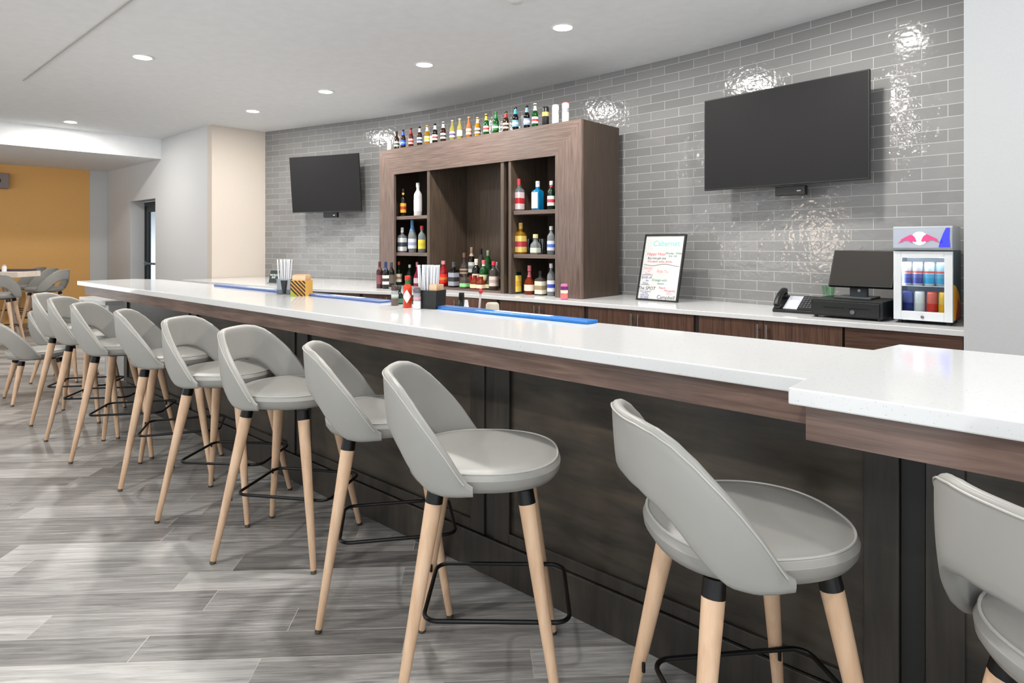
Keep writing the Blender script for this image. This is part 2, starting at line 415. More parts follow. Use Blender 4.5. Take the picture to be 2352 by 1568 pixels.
# ================================================================ BAR COUNTER
def root_un(name, label, cat, u, n, z=0., rz=ROT, group=None): return thing(name, label, cat, U(u, n, z), rz, group)
bt = tag(obj('bar_countertop', PR(poly_un([(6.93,1.69),(.52,1.70),(.52,1.57),(-1.6,1.57),(-1.6,2.50),(.46,2.50),(.50,2.31),(6.62,2.31),(6.93,2.16)]), BARZ-.040, BARZ), M_quartz, bevel=.004),
    'long white speckled quartz bar top with a wider section at the right end', 'countertop')
bt.rotation_euler = (0,0,ROT)
bb = thing('panelled_bar', 'dark stained wooden bar front with framed panels under the white bar top', 'bar', (0,0,0), ROT)
Z1 = BARZ-.0405
bm = bmesh.new(); box(bm, -6.86, -.485, 1.735, 1.765, .943, Z1); box(bm, -6.86, -6.83, 1.765, 2.22, .943, Z1)
obj('apron', bm, M_capron, bb)
bm = bmesh.new(); box(bm, -.49, 1.6, 1.605, 1.635, .940, Z1); box(bm, -.49, -.46, 1.635, 1.735, .940, Z1)
obj('apron', bm, M_capron, bb)
obj('overhang_board', B(-6.6, 1.6, 1.766, 2.29, .985, Z1), M_cframe, bb)
stiles = [.33, 1.88, 3.46, 5.02, 6.55]
obj('carcass', B(-6.55, 1.6, 1.985, 2.28, .0, .984), M_cframe, bb)
edges = [(-1.55,.30)] + [(stiles[i]+.03, stiles[i+1]-.03) for i in range(4)]
for a, b in edges:
    obj('front_panel', B(-b+.07, -a-.07, 1.968, 1.984, .19, .90), M_cpanel, bb)
    bm = bmesh.new(); w = .085
    box(bm, -b, -b+w, 1.952, 1.984, .158, .984); box(bm, -a-w, -a, 1.952, 1.984, .158, .984)
    box(bm, -b+w, -a-w, 1.952, 1.984, .885, .984); box(bm, -b+w, -a-w, 1.952, 1.984, .158, .205)
    obj('panel_frame', bm, M_cframe, bb, bevel=.002)
for s in stiles[1:4]:
    obj('joint_strip', B(-s-.028, -s+.028, 1.962, 1.984, .0, .984), M_cframe, bb)
obj('joint_strip', B(-stiles[0]-.028, -stiles[0]+.026, 1.972, 1.984, .0, .984), mat('painted_gap_shade', (34,36,33), .5), bb)  # dark colour stands in for the deep shade in this gap
obj('baseboard', B(-6.55, 1.6, 1.938, 1.9515, 0, .158), M_cframe, bb, bevel=.003)
# lower counter beyond the end of the bar
lc = thing('low_counter', 'low white slab counter joined to the far end of the bar', 'counter', (0,0,0), ROT)
obj('slab', B(-7.72, -6.87, 1.90, 2.6, .825, .864), M_quartz, lc, bevel=.003)
obj('side_panel', B(-7.42, -7.37, 2.05, 2.55, 0, .8245), M_wall, lc)
obj('side_panel', B(-6.95, -6.87, 1.93, 2.55, 0, .8245), M_white, lc)

# ================================================================ BACK COUNTER
def curve_strip(u0, u1, fn, bn, z0, z1, k=60):
    us = np.linspace(u0, u1, k); return PR([(-u, fn(u)) for u in us] + [(-u, bn(u)) for u in reversed(us)], z0, z1)
bc = tag(obj('back_countertop', curve_strip(.445, 9.26, front_n, lambda u: wall_n(u)-.003 if u < 9.2 else wall_n(u)-.003, BACKZ-.034, BACKZ), M_quartz, bevel=.003),
    'long white back bar counter running along the grey tiled wall', 'countertop')
bc.rotation_euler = (0,0,ROT)
M_gap = mat('dark_gap', (34,27,24), .6)
cab_px = [(2215,None),(1938,None),(1596,1752),(1344,1457),(1143,1234),(970,1051),(828,896),(716,760),(560,640)]
names = ['drawer cabinet under the small drinks fridge, last before the white wall',
 'two door base cabinet under the desk phone', 'two door base cabinet under the menu board', 'two door base cabinet under the right end of the bottle cabinet',
 'two door base cabinet under the left half of the bottle cabinet', 'two door base cabinet under the wine bottles left of the bottle cabinet',
 'two door base cabinet under the small television', 'two door base cabinet farthest left, beside the beige end wall']
for i in range(len(cab_px)-1):
    def fp(px):
        u = 2.
        for _ in range(12): u = u_at(px, front_n(max(u,.31))+.03)
        u = max(u, .45); return u, front_n(u)+.03
    (ua, na), (ub, nb) = fp(cab_px[i][0]), fp(cab_px[i+1][0])
    pa, pb = U(ua, na), U(ub, nb)
    w = (pa-pb).length - .004; rz = math.atan2(pa.y-pb.y, pa.x-pb.x)
    t = thing('base_cabinet', 'dark walnut ' + names[i], 'cabinet', (pb.x, pb.y, 0), rz, 'base cabinets under the back counter')
    dd_ = .48 if ub < 4.7 else .30
    obj('carcass', PR([(.002,.022),(w,.022),(w-(.0 if ub < 4.7 else .045),dd_),(.002+(.0 if ua < 4.7 else .045),dd_)], 0, BACKZ-.0345), M_gap, t)
    if i == 0:
        for k, (z0, z1) in enumerate(((.10,.36),(.363,.62),(.623,BACKZ-.04))):
            dr = obj('drawer_front', B(.006, w-.003, 0, .0215, z0, z1), M_cabH, t)
    else:
        mid = w*.5
        obj('filler_strip', B(.003, .03, .006, .0215, .1, BACKZ-.037), M_gap, t)
        for s in (0, 1):
            x0, x1 = (.032, mid-.0015) if s == 0 else (mid+.0015, w-.006)
            dr = obj('door', B(x0, x1, 0, .0215, .1, BACKZ-.04), M_cabV, t)
            hx = mid-.03 if s == 0 else mid+.03
            bm = TU([(hx,-.032,BACKZ-.062),(hx,-.032,BACKZ-.30)], .006, 10)
            tube(bm, [(hx,-.032,BACKZ-.10),(hx,0,BACKZ-.10)], .004, 8); tube(bm, [(hx,-.032,BACKZ-.27),(hx,0,BACKZ-.27)], .004, 8)
            obj('pull_handle', bm, M_steel, dr, True)

# ================================================================ BOTTLE CABINET
BK0, BKT = 4.64, 2.53
ul, ur = 6.31, 3.32
bk = thing('bottle_cabinet', 'tall dark walnut shelving cabinet full of liquor bottles on the back counter', 'cabinet', U(ul, BK0, BACKZ), ROT)
bw = ul-ur; H = BKT-BACKZ; dep = .62
lx = lambda px, n=BK0: ul - u_at(px, n)          # local x on the front plane
xs = {k: lx(k) for k in (905, 979, 985, 1148, 1155, 1166, 1172, 1275)}
ot = 2.228-BACKZ
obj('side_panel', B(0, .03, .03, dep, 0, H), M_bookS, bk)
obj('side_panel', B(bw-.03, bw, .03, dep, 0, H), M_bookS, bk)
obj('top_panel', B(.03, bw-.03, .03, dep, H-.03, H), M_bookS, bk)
obj('front_stile', face_prism([(0,0),(xs[905],0),(xs[905],ot),(0,H)], 0, .03), M_bookV, bk)
obj('front_stile', face_prism([(xs[1275],0),(bw,0),(bw,H),(xs[1275],ot)], 0, .03), M_bookV, bk)
obj('top_rail', face_prism([(0,H),(xs[905],ot),(xs[1275],ot),(bw,H)], 0, .0299), M_bookH, bk)
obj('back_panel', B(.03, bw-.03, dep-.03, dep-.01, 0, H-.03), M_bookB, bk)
for a, b in ((979,985),(1148,1155),(1166,1172)):
    obj('divider', B(xs[a], max(xs[b], xs[a]+.028), .012, dep-.03, 0, ot+.25), M_bookB, bk)
obj('divider_infill', B(xs[1155], xs[1166], .12, .14, .0, ot+.25), M_bookB, bk)
obj('opening_ceiling', B(.03, bw-.03, .031, dep-.031, ot+.25, ot+.27), M_bookB, bk)
for z in (1.735-BACKZ, 1.31-BACKZ):
    obj('shelf', B(.0305, xs[979]-.001, .035, dep-.031, z-.038, z), M_bookH, bk)
    obj('shelf', B(xs[1172]+.012, bw-.0305, .035, dep-.031, z-.038, z), M_bookH, bk)
obj('plinth_board', B(xs[985]+.02, xs[1148], .02, dep-.031, 0, .022), M_bookH, bk)
obj('riser_step', B(xs[985]+.05, xs[1148]-.03, .30, dep-.032, .022, .125), M_bookH, bk)

# ================================================================ BOTTLES
G = {  # glass colours
 'brown': mat('amber_bottle_glass', (58,30,14), .06, 0, .25), 'dark': mat('black_bottle_glass', (16,15,14), .06), 'green': mat('green_bottle_glass', (20,92,32), .05, 0, .45),
 'dkgreen': mat('dark_green_glass', (14,40,24), .06, 0, .2), 'clear': mat('clear_bottle_glass', (205,214,216), .03, 0, .72, ior=1.3), 'gold': mat('gold_liquor', (196,140,36), .05, 0, .55, ior=1.3),
 'pale': mat('pale_lager', (200,190,110), .04, 0, .6, ior=1.3), 'pink': mat('rose_drink', (198,130,84), .04, 0, .55, ior=1.3), 'amber': mat('whisky_amber', (150,56,20), .05, 0, .5, ior=1.3),
 'red': mat('red_liqueur', (150,22,28), .06, 0, .35), 'redbrown': mat('red_ale_bottle', (96,30,18), .06, 0, .25), 'blue': mat('blue_gin_glass', (20,140,200), .05, 0, .45),
 'frost': mat('frosted_white_glass', (226,226,228), .35, 0, .15), 'smoke': mat('smoky_glass', (92,84,80), .05, 0, .5, ior=1.3), 'magenta': mat('magenta_glass', (170,40,80), .06, 0, .35),
 'violet': mat('wine_red_bottle', (60,30,34), .08) }
def CM(col, rough=.45): return mat('print_%d_%d_%d' % col, col, rough)
KIND = {
 'beer': [(0,0),(.9,0),(1,.015),(1,.53),(.93,.60),(.66,.69),(.46,.77),(.41,.84),(.40,.96),(.46,.965),(.46,.985),(.36,1.0),(0,1.0)],
 'spirit': [(0,0),(.92,0),(1,.015),(1,.60),(.93,.66),(.66,.72),(.40,.77),(.36,.82),(.36,.95),(.42,.955),(.42,.97),(0,.97)],
 'wine': [(0,0),(.94,0),(1,.012),(1,.60),(.95,.65),(.62,.72),(.40,.78),(.36,.84),(.36,.96),(.42,.965),(.42,.985),(0,.985)],
 'cone': [(0,0),(.8,0),(.86,.02),(1,.45),(.98,.52),(.70,.64),(.46,.74),(.36,.82),(.33,.95),(.38,.96),(.38,.97),(0,.97)],
 'round': [(0,0),(.8,0),(.92,.03),(1,.16),(.98,.36),(.84,.48),(.52,.56),(.34,.63),(.28,.72),(.26,.93),(.32,.94),(.32,.96),(0,.96)],
 'square': [(0,0),(.95,0),(1,.01),(1,.62),(.96,.66),(.62,.70),(.36,.73),(.33,.78),(.33,.92),(.38,.925),(.38,.94),(0,.94)],
 'squat': [(0,0),(.92,0),(1,.02),(1,.38),(.9,.50),(.5,.62),(.40,.66),(.40,.82),(.46,.83),(.46,.86),(0,.86)],
 'can': [(0,.01),(.72,0),(.80,.0),(.86,.02),(1,.05),(1,.90),(.95,.94),(.86,.975),(.88,.985),(.86,1.0),(.82,.99),(0,.985)],
}
CAPZ = {'beer': (.955,1.004,.48), 'spirit': (.86,1.0,.46), 'wine': (.80,1.0,.45), 'cone': (.84,1.0,.42), 'round': (.80,1.0,.36), 'square': (.80,1.0,.44), 'squat': (.80,1.0,.62)}
LABZ = {'beer': (.17,.44), 'spirit': (.14,.48), 'wine': (.16,.50), 'cone': (.12,.42), 'round': (.13,.34), 'square': (.06,.58), 'squat': (.08,.32), 'can': (.1,.86)}
def bottle(pos, h, r, kind, glass, label, cap=None, lab=None, spot=None, neck=None, name='liquor_bottle', cat='bottle', group=None, rz=ROT, labz=None, e=None, capz=None):
    t = thing(name, label, cat, pos, rz, group)
    e = e or (7. if kind in ('square',) else 5. if kind == 'squat' else 2.)
    seg = 28 if e > 3 else 18
    prof = [(a*r, z*h) for a, z in KIND[kind]]
    obj('glass_body' if kind != 'can' else 'can_body', LA(prof, seg, e=e), G[glass] if isinstance(glass, str) else glass, t, True)
    if cap:
        z0, z1, rr = capz or CAPZ[kind]
        if kind in ('beer', 'can'): 
            cp = [(rr*r*.9,z0*h),(rr*r*1.12,z0*h),(rr*r*1.02,z1*h-.002),(rr*r*.7,z1*h),(0,z1*h)]
        else:
            cp = [(rr*r*.95,z0*h),(rr*r,z0*h+.001),(rr*r*.98,z1*h-.002),(rr*r*.85,z1*h),(0,z1*h)]
        obj('bottle_cap', LA(cp, 16), CM(cap), t, True)
    if lab:
        z0, z1 = labz or LABZ[kind]
        k = 1.012 if e <= 3 else 1.01
        lb = obj('front_label', LA([(r*.99,z0*h),(r*k+.0006,z0*h),(r*k+.0006,z1*h),(r*.99,z1*h)], seg, e=e), CM(lab), t, True)
        if spot:
            zc = (z0+z1)/2
            obj('label_print', LA([(r*k,(zc-(z1-z0)*.17)*h),(r*k+.0013,(zc-(z1-z0)*.17)*h),(r*k+.0013,(zc+(z1-z0)*.16)*h),(r*k,(zc+(z1-z0)*.16)*h)], seg, e=e), CM(spot), lb, True)
    if neck:
        z0, z1 = {'beer': (.70,.90), 'spirit': (.79,.86), 'wine': (.70,.80), 'cone': (.66,.84), 'round': (.60,.78), 'square': (.74,.80), 'squat': (.66,.78)}[kind]
        pr = []
        for z in np.linspace(z0, z1, 6):
            rr = np.interp(z, [p[1] for p in KIND[kind]], [p[0] for p in KIND[kind]])
            pr.append((rr*r*1.04+.0006, z*h))
        obj('neck_label', LA(pr, 16), CM(neck), t, True)
    return t
def on(px, n, z): 
    u = u_at(px, n); return U(u, n, z)
W_ = (238,238,236); K_ = (24,24,24); SIL = (190,192,196); RED = (196,36,40); GOLD = (214,170,70); CRM = (226,212,176)
# --- beers and cans along the top of the cabinet
GB = 'beer bottles and cans on top of the bottle cabinet'
tn = 4.71
beer = [
 (911,.222,'brown',K_,(228,226,216),(40,84,46),None,'brown beer bottle with green and white ring label, first bottle on the cabinet top'),
 (926,.226,'brown',K_,(40,80,190),(120,170,230),(60,90,190),'brown beer bottle with bright blue label on the cabinet top'),
 (944,.226,'redbrown',(90,20,20),(214,190,184),RED,(150,40,40),'reddish beer bottle with red and white label on the cabinet top'),
 (964,.226,'brown',K_,(206,214,226),(60,80,150),SIL,'brown beer bottle with silver neck foil and pale blue label'),
 (981,.222,'gold',GOLD,(236,226,190),(240,200,60),(240,228,200),'golden clear beer bottle with cream neck beside a white can'),
 (999,.226,'dark',K_,(232,228,224),(180,60,50),W_,'black beer bottle with white neck and white label'),
 (1018,.228,'brown',SIL,(226,220,218),(60,50,50),(222,222,226),'dark brown beer bottle with silver neck and plain white label'),
 (1039,.226,'pale',SIL,(236,230,232),(90,60,120),None,'pale clear beer bottle with purple print on white label'),
 (1056,.228,'pale',SIL,(240,240,238),(240,240,238),None,'pale yellow beer bottle with blank white label'),
 (1077,.228,'pink',GOLD,(222,200,190),(190,120,90),None,'orange tinted clear beer bottle on the cabinet top'),
 (1097,.206,'gold',(226,206,160),(240,236,226),(80,70,50),(232,212,170),'amber beer bottle with cream gold neck foil and white label'),
 (1117,.224,'green',GOLD,(236,220,200),(206,60,50),GOLD,'green beer bottle with gold foil and red and white label'),
 (1139,.226,'green',(40,110,50),(30,110,50),(226,236,226),(40,120,60),'all green beer bottle with white lettering on green label'),
 (1162,.212,'brown',K_,(228,214,190),(60,40,30),(170,50,40),'dark beer bottle with red neck and cream label'),
 (1184,.236,'dark',K_,(120,176,210),(200,220,230),(60,170,200),'dark beer bottle with turquoise neck and sky blue label'),
 (1210,.232,'dark',K_,(140,160,190),(226,230,236),(130,170,206),'dark beer bottle with pale blue neck in front of a white can'),
 (1229,.236,'green',W_,(238,234,230),(200,40,50),W_,'green beer bottle with white foil neck and round red label'),
]
for px, h, g, cap, lab, sp, nk, lb in beer:
    bottle(on(px, tn, BKT), h, .0305, 'beer', g, lb, cap, lab, sp, nk, 'beer_bottle', 'bottle', GB)
for px, n, h, colr, sp, lb in [(895,4.71,.118,(236,236,234),None,'small white can at the left end of the cabinet top'), (990,4.80,.118,(238,239,240),None,'white can standing behind the golden beer bottle'),
   (1204,4.80,.160,(226,230,236),None,'white can standing behind the pale blue neck beer bottle'), (1253,4.71,.184,K_,(196,170,100),'black tall can with gold print on the cabinet top'),
   (1276,4.71,.184,(238,238,240),(180,184,190),'tall white can with grey print beside the black can'), (1299,4.71,.19,(236,234,234),(150,150,156),'tall white can with red rim, last on the cabinet top at right')]:
    t = bottle(on(px, n, BKT), h, .033 if h > .13 else .030, 'can', mat('can_%d' % colr[0], colr, .35), lb, None, None, None, None, 'drink_can', 'can', GB)
    if sp: obj('can_print', LA([(.0332,h*.5),(.0336,h*.5),(.0336,h*.72),(.0332,h*.72)], 18), CM(sp), t, True)
    if px == 1299: obj('can_rim', LA([(.026,h*.965),(.0305,h*.965),(.029,h*1.002),(.026,h*1.002)], 18), CM((150,70,66)), t, True)
# --- liquor on the shelves
GS = 'liquor bottles in the cabinet'
Z1s, Z2s, Z0s = 1.735, 1.31, BACKZ
PL = BACKZ+.022; RS = BACKZ+.125
liq = [ # px, n, z, h, r, kind, glass, cap, lab, spot, neck, label
 (926,4.76,Z1s,.33,.040,'spirit','dark',K_,(214,160,50),(160,60,30),(224,186,70),'dark liquor bottle with yellow neck and gold label on the top left shelf'),
 (960,4.76,Z1s,.385,.052,'spirit','frost',(206,210,206),(224,224,226),None,None,'tall frosted white bottle with glass stopper on the top left shelf'),
 (924,4.76,Z2s,.295,.047,'square','clear',W_,(222,226,230),(70,74,80),None,'square clear bottle with white cap on the middle left shelf'),
 (947,4.76,Z2s,.38,.054,'cone','clear',(60,110,160),(206,212,224),(150,160,190),(90,130,170),'clear bottle with tall blue cap on the middle left shelf'),
 (969,4.76,Z2s,.31,.047,'spirit','clear',(196,70,70),(222,206,80),(206,190,60),None,'clear bottle with red cap and yellow label on the middle left shelf'),
 (916,4.78,Z0s,.285,.040,'spirit','dkgreen',(226,100,50),(226,216,196),(150,130,100),None,'dark bottle with orange cap behind the shakers on the back counter'),
 (941,4.80,Z0s,.25,.036,'spirit','dkgreen',(196,214,196),(40,70,50),None,None,'dark green bottle with pale cap behind the hot sauce'),
 (958,4.80,Z0s,.285,.044,'round','magenta',(190,130,140),(200,180,180),None,None,'pink bottle with slender neck behind the straw caddy'),
 (1018,4.78,PL,.285,.056,'spirit','red',(206,130,130),(214,40,36),(200,120,40),None,'red bottle with broad red label at the left of the centre bay'),
 (1042,4.76,PL,.275,.050,'square','dark',(70,72,74),(150,154,166),(46,48,52),None,'square bottle with black and silver patterned label in the centre bay'),
 (1066,4.99,RS,.27,.056,'round','smoke',(120,84,60),(180,160,140),(90,60,50),None,'round dark brown bottle on the riser behind the green label bottle'),
 (1068,4.73,PL,.175,.050,'squat','smoke',None,(120,186,120),(150,210,150),None,'short flat bottle with bright green label in the centre bay'),
 (1083,4.99,RS,.335,.040,'wine','dark',(150,130,110),(214,212,206),(120,130,130),(170,150,130),'tall black bottle with cork top and white label on the riser'),
 (1081,4.86,PL,.15,.036,'squat','red',None,None,None,None,'short dark red bottle between green and cream labels'),
 (1094,4.90,PL,.31,.050,'spirit','dark',(230,220,200),(228,206,190),(220,60,70),(224,218,206),'black bottle with white neck and red print label at centre'),
 (1091,4.71,PL,.165,.046,'squat','amber',None,(226,216,170),(236,226,150),None,'short flat bottle with cream yellow label in the front row'),
 (1105,5.02,RS,.32,.036,'wine','smoke',K_,(60,58,54),None,None,'tall smoky bottle with black cap at the back of the riser'),
 (1105,4.72,PL,.155,.048,'squat','amber',None,(214,204,180),None,None,'short amber bottle with glass shoulders, second of the front row'),
 (1111,4.88,PL,.30,.052,'spirit','green',(214,110,110),(232,222,180),(200,180,120),(226,210,200),'green bottle with red cap and wide cream label'),
 (1121,5.02,RS,.30,.042,'wine','green',(150,170,150),(30,80,50),None,None,'tall green bottle at the back right of the riser'),
 (1122,4.78,PL,.17,.044,'squat','dkgreen',None,(226,216,170),None,None,'short dark bottle with cream label right of the amber ones'),
 (1134,4.74,PL,.295,.052,'spirit','smoke',(206,50,70),(214,196,190),(180,160,150),None,'bottle with bright red cap and pale pink label by the right divider'),
 (1140,4.90,PL,.28,.036,'spirit','clear',(222,206,206),(150,150,156),None,None,'slim clear bottle with white cap close to the right divider'),
 (1191,4.76,Z1s,.325,.050,'square','clear',(214,60,66),(226,204,206),(190,50,56),None,'square clear bottle with red cap on the top right shelf'),
 (1235,4.76,Z1s,.285,.050,'square','blue',(206,210,212),None,None,None,'square bright blue bottle with pale front label on the top right shelf'),
 (1266,4.76,Z1s,.275,.040,'spirit','dkgreen',(226,226,226),(226,226,224),(196,60,70),(190,60,70),'green bottle with white cap and white label on the top right shelf'),
 (1196,4.76,Z2s,.31,.052,'square','gold',(206,170,90),(222,190,110),(170,60,70),None,'square golden bottle with yellow cap on the middle right shelf'),
 (1230,4.76,Z2s,.195,.046,'squat','clear',(214,200,150),(206,214,196),None,None,'short clear bottle with round cork on the middle right shelf'),
 (1266,4.76,Z2s,.27,.042,'spirit','clear',(230,230,232),(214,222,240),(90,120,200),None,'clear bottle with blue and white label on the middle right shelf'),
 (1185,4.76,Z0s,.315,.047,'square','dkgreen',(120,124,110),(226,196,90),(214,170,60),(226,196,80),'square dark bottle with yellow label on the counter at right'),
 (1216,4.76,Z0s,.285,.056,'round','amber',(200,110,120),(222,206,190),None,(196,110,120),'round amber bottle with pink neck on the counter at right'),
 (1242,4.76,Z0s,.235,.050,'square','smoke',K_,(222,214,190),(150,130,100),None,'square dark bottle with black cap and cream label on the counter at right'),
 (1266,4.76,Z0s,.31,.042,'spirit','clear',(214,214,216),(226,226,232),(60,80,180),None,'bottle with white and blue label at the right stile'),
]
for px, n, z, h, r, k, g, cap, lab, sp, nk, lb in liq:
    t = bottle(on(px, n, z), h, r*.92, k, g, lb, cap, lab, sp, nk, group=GS)
    if px == 1235: obj('front_label', B(-.038,.038,-.0485,-.047,.02,.175), CM((226,228,230)), t)
for px, n in ((1213,4.86),(1246,4.86),(1222,4.98)):
    t = thing('tumbler_glass', {1213:'clear straight glass behind the golden bottle', 1246:'clear straight glass right of the short corked bottle', 1222:'clear straight glass behind the short corked bottle'}[px], 'glass', on(px, n, Z2s), ROT, 'glasses on the middle right shelf')
    obj('glass_wall', LA([(0,0),(.036,0),(.041,.15),(.039,.15),(.034,.006),(0,.006)], 20), M_glass, t, True)
for px, h, g, lab, cap, nk, lb in [(872,.30,'violet',(130,76,84),(96,50,56),(90,60,66),'wine bottle with dusky red label left of the bottle cabinet'),
    (886,.30,'dark',(224,222,210),(40,56,100),(40,56,100),'wine bottle with white label and navy neck beside the bottle cabinet'), (899,.285,'dark',(90,84,78),(60,60,64),None,'dark slim bottle pressed against the left edge of the bottle cabinet')]:
    bottle(on(px, 4.30 if px < 895 else 4.52, BACKZ), h, .036, 'wine', g, lb, cap, lab, (60,50,50) if px == 886 else None, nk, 'wine_bottle', group='wine bottles left of the cabinet')
t = bottle(on(1296, 4.52, BACKZ), .14, .033, 'can', mat('can_pink', (196,110,150), .35), 'pink and purple patterned drink can on the back counter by the cabinet corner', None, None, None, None, 'drink_can', 'can')
for z0, z1, c in ((.018,.05,(226,120,110)),(.058,.085,(230,220,190)),(.088,.118,(110,40,120))): obj('can_print', LA([(.0332,z0),(.0336,z0),(.0336,z1),(.0332,z1)], 18), CM(c), t, True)

# ================================================================ TELEVISIONS
def tv(loc, rz, w, h, arm, label, tilt):
    t = thing('television', label, 'television', loc, rz)
    M = Matrix.Rotation(tilt, 4, 'X')
    fr = obj('bezel', B(-w/2, w/2, 0, .03, -h/2, h/2, .003, M), M_plast, t)
    obj('screen', B(-w/2+.008, w/2-.008, -.0015, .0, -h/2+.012, h/2-.008, 0, M), M_screen, t)
    obj('rear_housing', B(-w*.3, w*.3, .031, .06, -h*.42, h*.25, .01, M), M_plast, t)
    bm = B(-.03, .03, .06, arm, -.03, .03); box(bm, -.15, .15, arm-.012, arm, -.12, .12)
    obj('wall_arm', bm, M_black, t)
    bx = obj('media_box', B(-.13+w*.06, .10+w*.06, .05, .10, -h/2-.075, -h/2-.005, .004), M_plast, t)
    obj('status_light', B(.04+w*.06, .07+w*.06, .0485, .05, -h/2-.048, -h/2-.040), mat('status_print', (180,190,190), .5), bx)
    return t
tv((2.03,4.83,2.232), math.atan2(-.98,.833), 1.286, .755, .21, 'large black flat television on the tiled wall at right', 0)
tv((-2.578,8.705,2.236), math.atan2(-.47,1.084), 1.18, .775, .27, 'smaller looking black television on the tiled wall left of the bottle cabinet', math.radians(5))

# ================================================================ MENU BOARD
p0 = U(2.735, 4.93, BACKZ)
mb = thing('menu_board', 'black framed whiteboard with handwritten drink specials leaning on the tiles', 'whiteboard', p0, ROT-.05)
MW, MH = .41, .60; lean = Matrix.Rotation(-math.radians(15), 4, 'X')
holder = bpy.data.objects.new('board_face', None)
bm = bmesh.new()
for a in ((-MW/2,-MW/2+.014,0,MH),(MW/2-.014,MW/2,0,MH),(-MW/2+.014,MW/2-.014,0,.014),(-MW/2+.014,MW/2-.014,MH-.014,MH)): box(bm, a[0], a[1], -.01, .014, a[2], a[3], 0, lean)
obj('board_frame', bm, M_plast, mb)
bd = obj('white_panel', B(-MW/2+.013, MW/2-.013, -.002, .008, .013, MH-.013, 0, lean), mat('whiteboard_surface', (196,198,198), .35), mb)
ink = {k: mat('ink_'+k, c, .5) for k, c in dict(red=(206,90,100), teal=(120,200,196), green=(70,140,120), black=(60,58,66), pink=(226,140,146), blue=(92,92,150)).items()}
def wr(s, sz, k, x, z, al='CENTER'):
    p = lean @ Vector((x, -.0028, z))
    text('handwriting', s, sz, ink[k], mb, p, (PI/2-math.radians(15),0,0), al, .12, .0003)
wr('Cabernet', .070, 'teal', .02, .515)
wr('Happy Hour', .038, 'red', -.065, .420); wr('Monday - Friday', .024, 'green', .108, .428); wr('4-6  5-8', .024, 'green', .10, .402)
wr('Buy one get one', .028, 'black', -.055, .382); wr('Domestic wine, drinks', .027, 'red', -.02, .352)
pts = [lean @ Vector((x, -.003, .322+.008*math.sin((x+.03)*24))) for x in np.linspace(-.175,.175,24)]
obj('ink_line', TU(pts, .0016, 6), ink['black'], mb)
wr('Tuesday', .028, 'pink', -.13, .29); wr('off', .024, 'pink', -.12, .265); wr('Wine', .026, 'pink', -.125, .24)
for z, x1 in ((.228,-.07),(.138,-.09)): obj('ink_line', B(-.18, x1, -.0035, -.0025, z, z+.0025, 0, lean), ink['black'], mb)
wr('Kids Tu', .036, 'pink', .02, .262)
wr('$4.00 off', .028, 'blue', -.13, .205); wr('the', .022, 'blue', -.12, .178); wr('Wine', .026, 'blue', -.135, .152)
wr('Orange with', .030, 'green', .0, .185); wr('lemon', .026, 'green', .02, .155)
wr('The SPOT', .042, 'black', -.115, .108)
for z, s in ((.082,'Rum Cranberry'),(.066,'Tall Beer'),(.050,'House wine'),(.035,'Red whisky'),(.021,'Dry whisky')): wr(s, .018, 'blue', -.125, z)
wr('Peach', .028, 'red', .04, .118); wr('Margarita', .028, 'red', .115, .095); wr('Slush', .024, 'pink', .11, .07); wr('Campbell', .046, 'black', .085, .036)

# ================================================================ PHONE
ph = thing('desk_phone', 'black corded desk phone beside the cash drawer', 'telephone', U(1.535, 4.82, BACKZ), ROT)
def wedge(x0, x1, y0, y1, zf, zb, b=0.):
    bm = bmesh.new(); loft(bm, [[(x0,y0,b),(x0,y1,b),(x0,y1,zb),(x0,y0,zf)], [(x1,y0,b),(x1,y1,b),(x1,y1,zb),(x1,y0,zf)]]); return bm
sl = math.atan2(.115-.022, .19)
obj('body', wedge(-.14,.14,-.095,.095,.022,.115), M_plast, ph, bevel=.004)
MP = Matrix.Translation((0,-.095,.022)) @ Matrix.Rotation(sl, 4, 'X')
bm = bmesh.new(); box(bm, -.128,-.082, .0, .05, 0, .03, .01, MP); box(bm, -.128,-.082, .15, .20, 0, .034, .01, MP); 
hs = [MP @ Vector((-.105, y, z)) for y, z in ((.0,.035),(.03,.055),(.10,.066),(.17,.06),(.205,.04))]
tube(bm, hs, .021, 12)
obj('handset', bm, M_plast, ph, True)
dd = obj('display_panel', B(-.068, .028, .01, .195, 0, .004, 0, MP), mat('phone_label_grey', (186,190,200), .35), ph)
obj('paper_card', B(-.055, .012, .02, .13, .004, .005, 0, MP), mat('paper_white', (232,232,234), .5), dd)
kp = obj('keypad', B(.034, .128, .01, .195, 0, .004, 0, MP), mat('keypad_plastic', (34,36,37), .45), ph)
bm = bmesh.new()
for i in range(4):
    for j in range(6): box(bm, .040+i*.021, .055+i*.021, .03+j*.026, .046+j*.026, .004, .009, .001, MP)
obj('buttons', bm, mat('button_grey', (78,80,82), .4), kp)

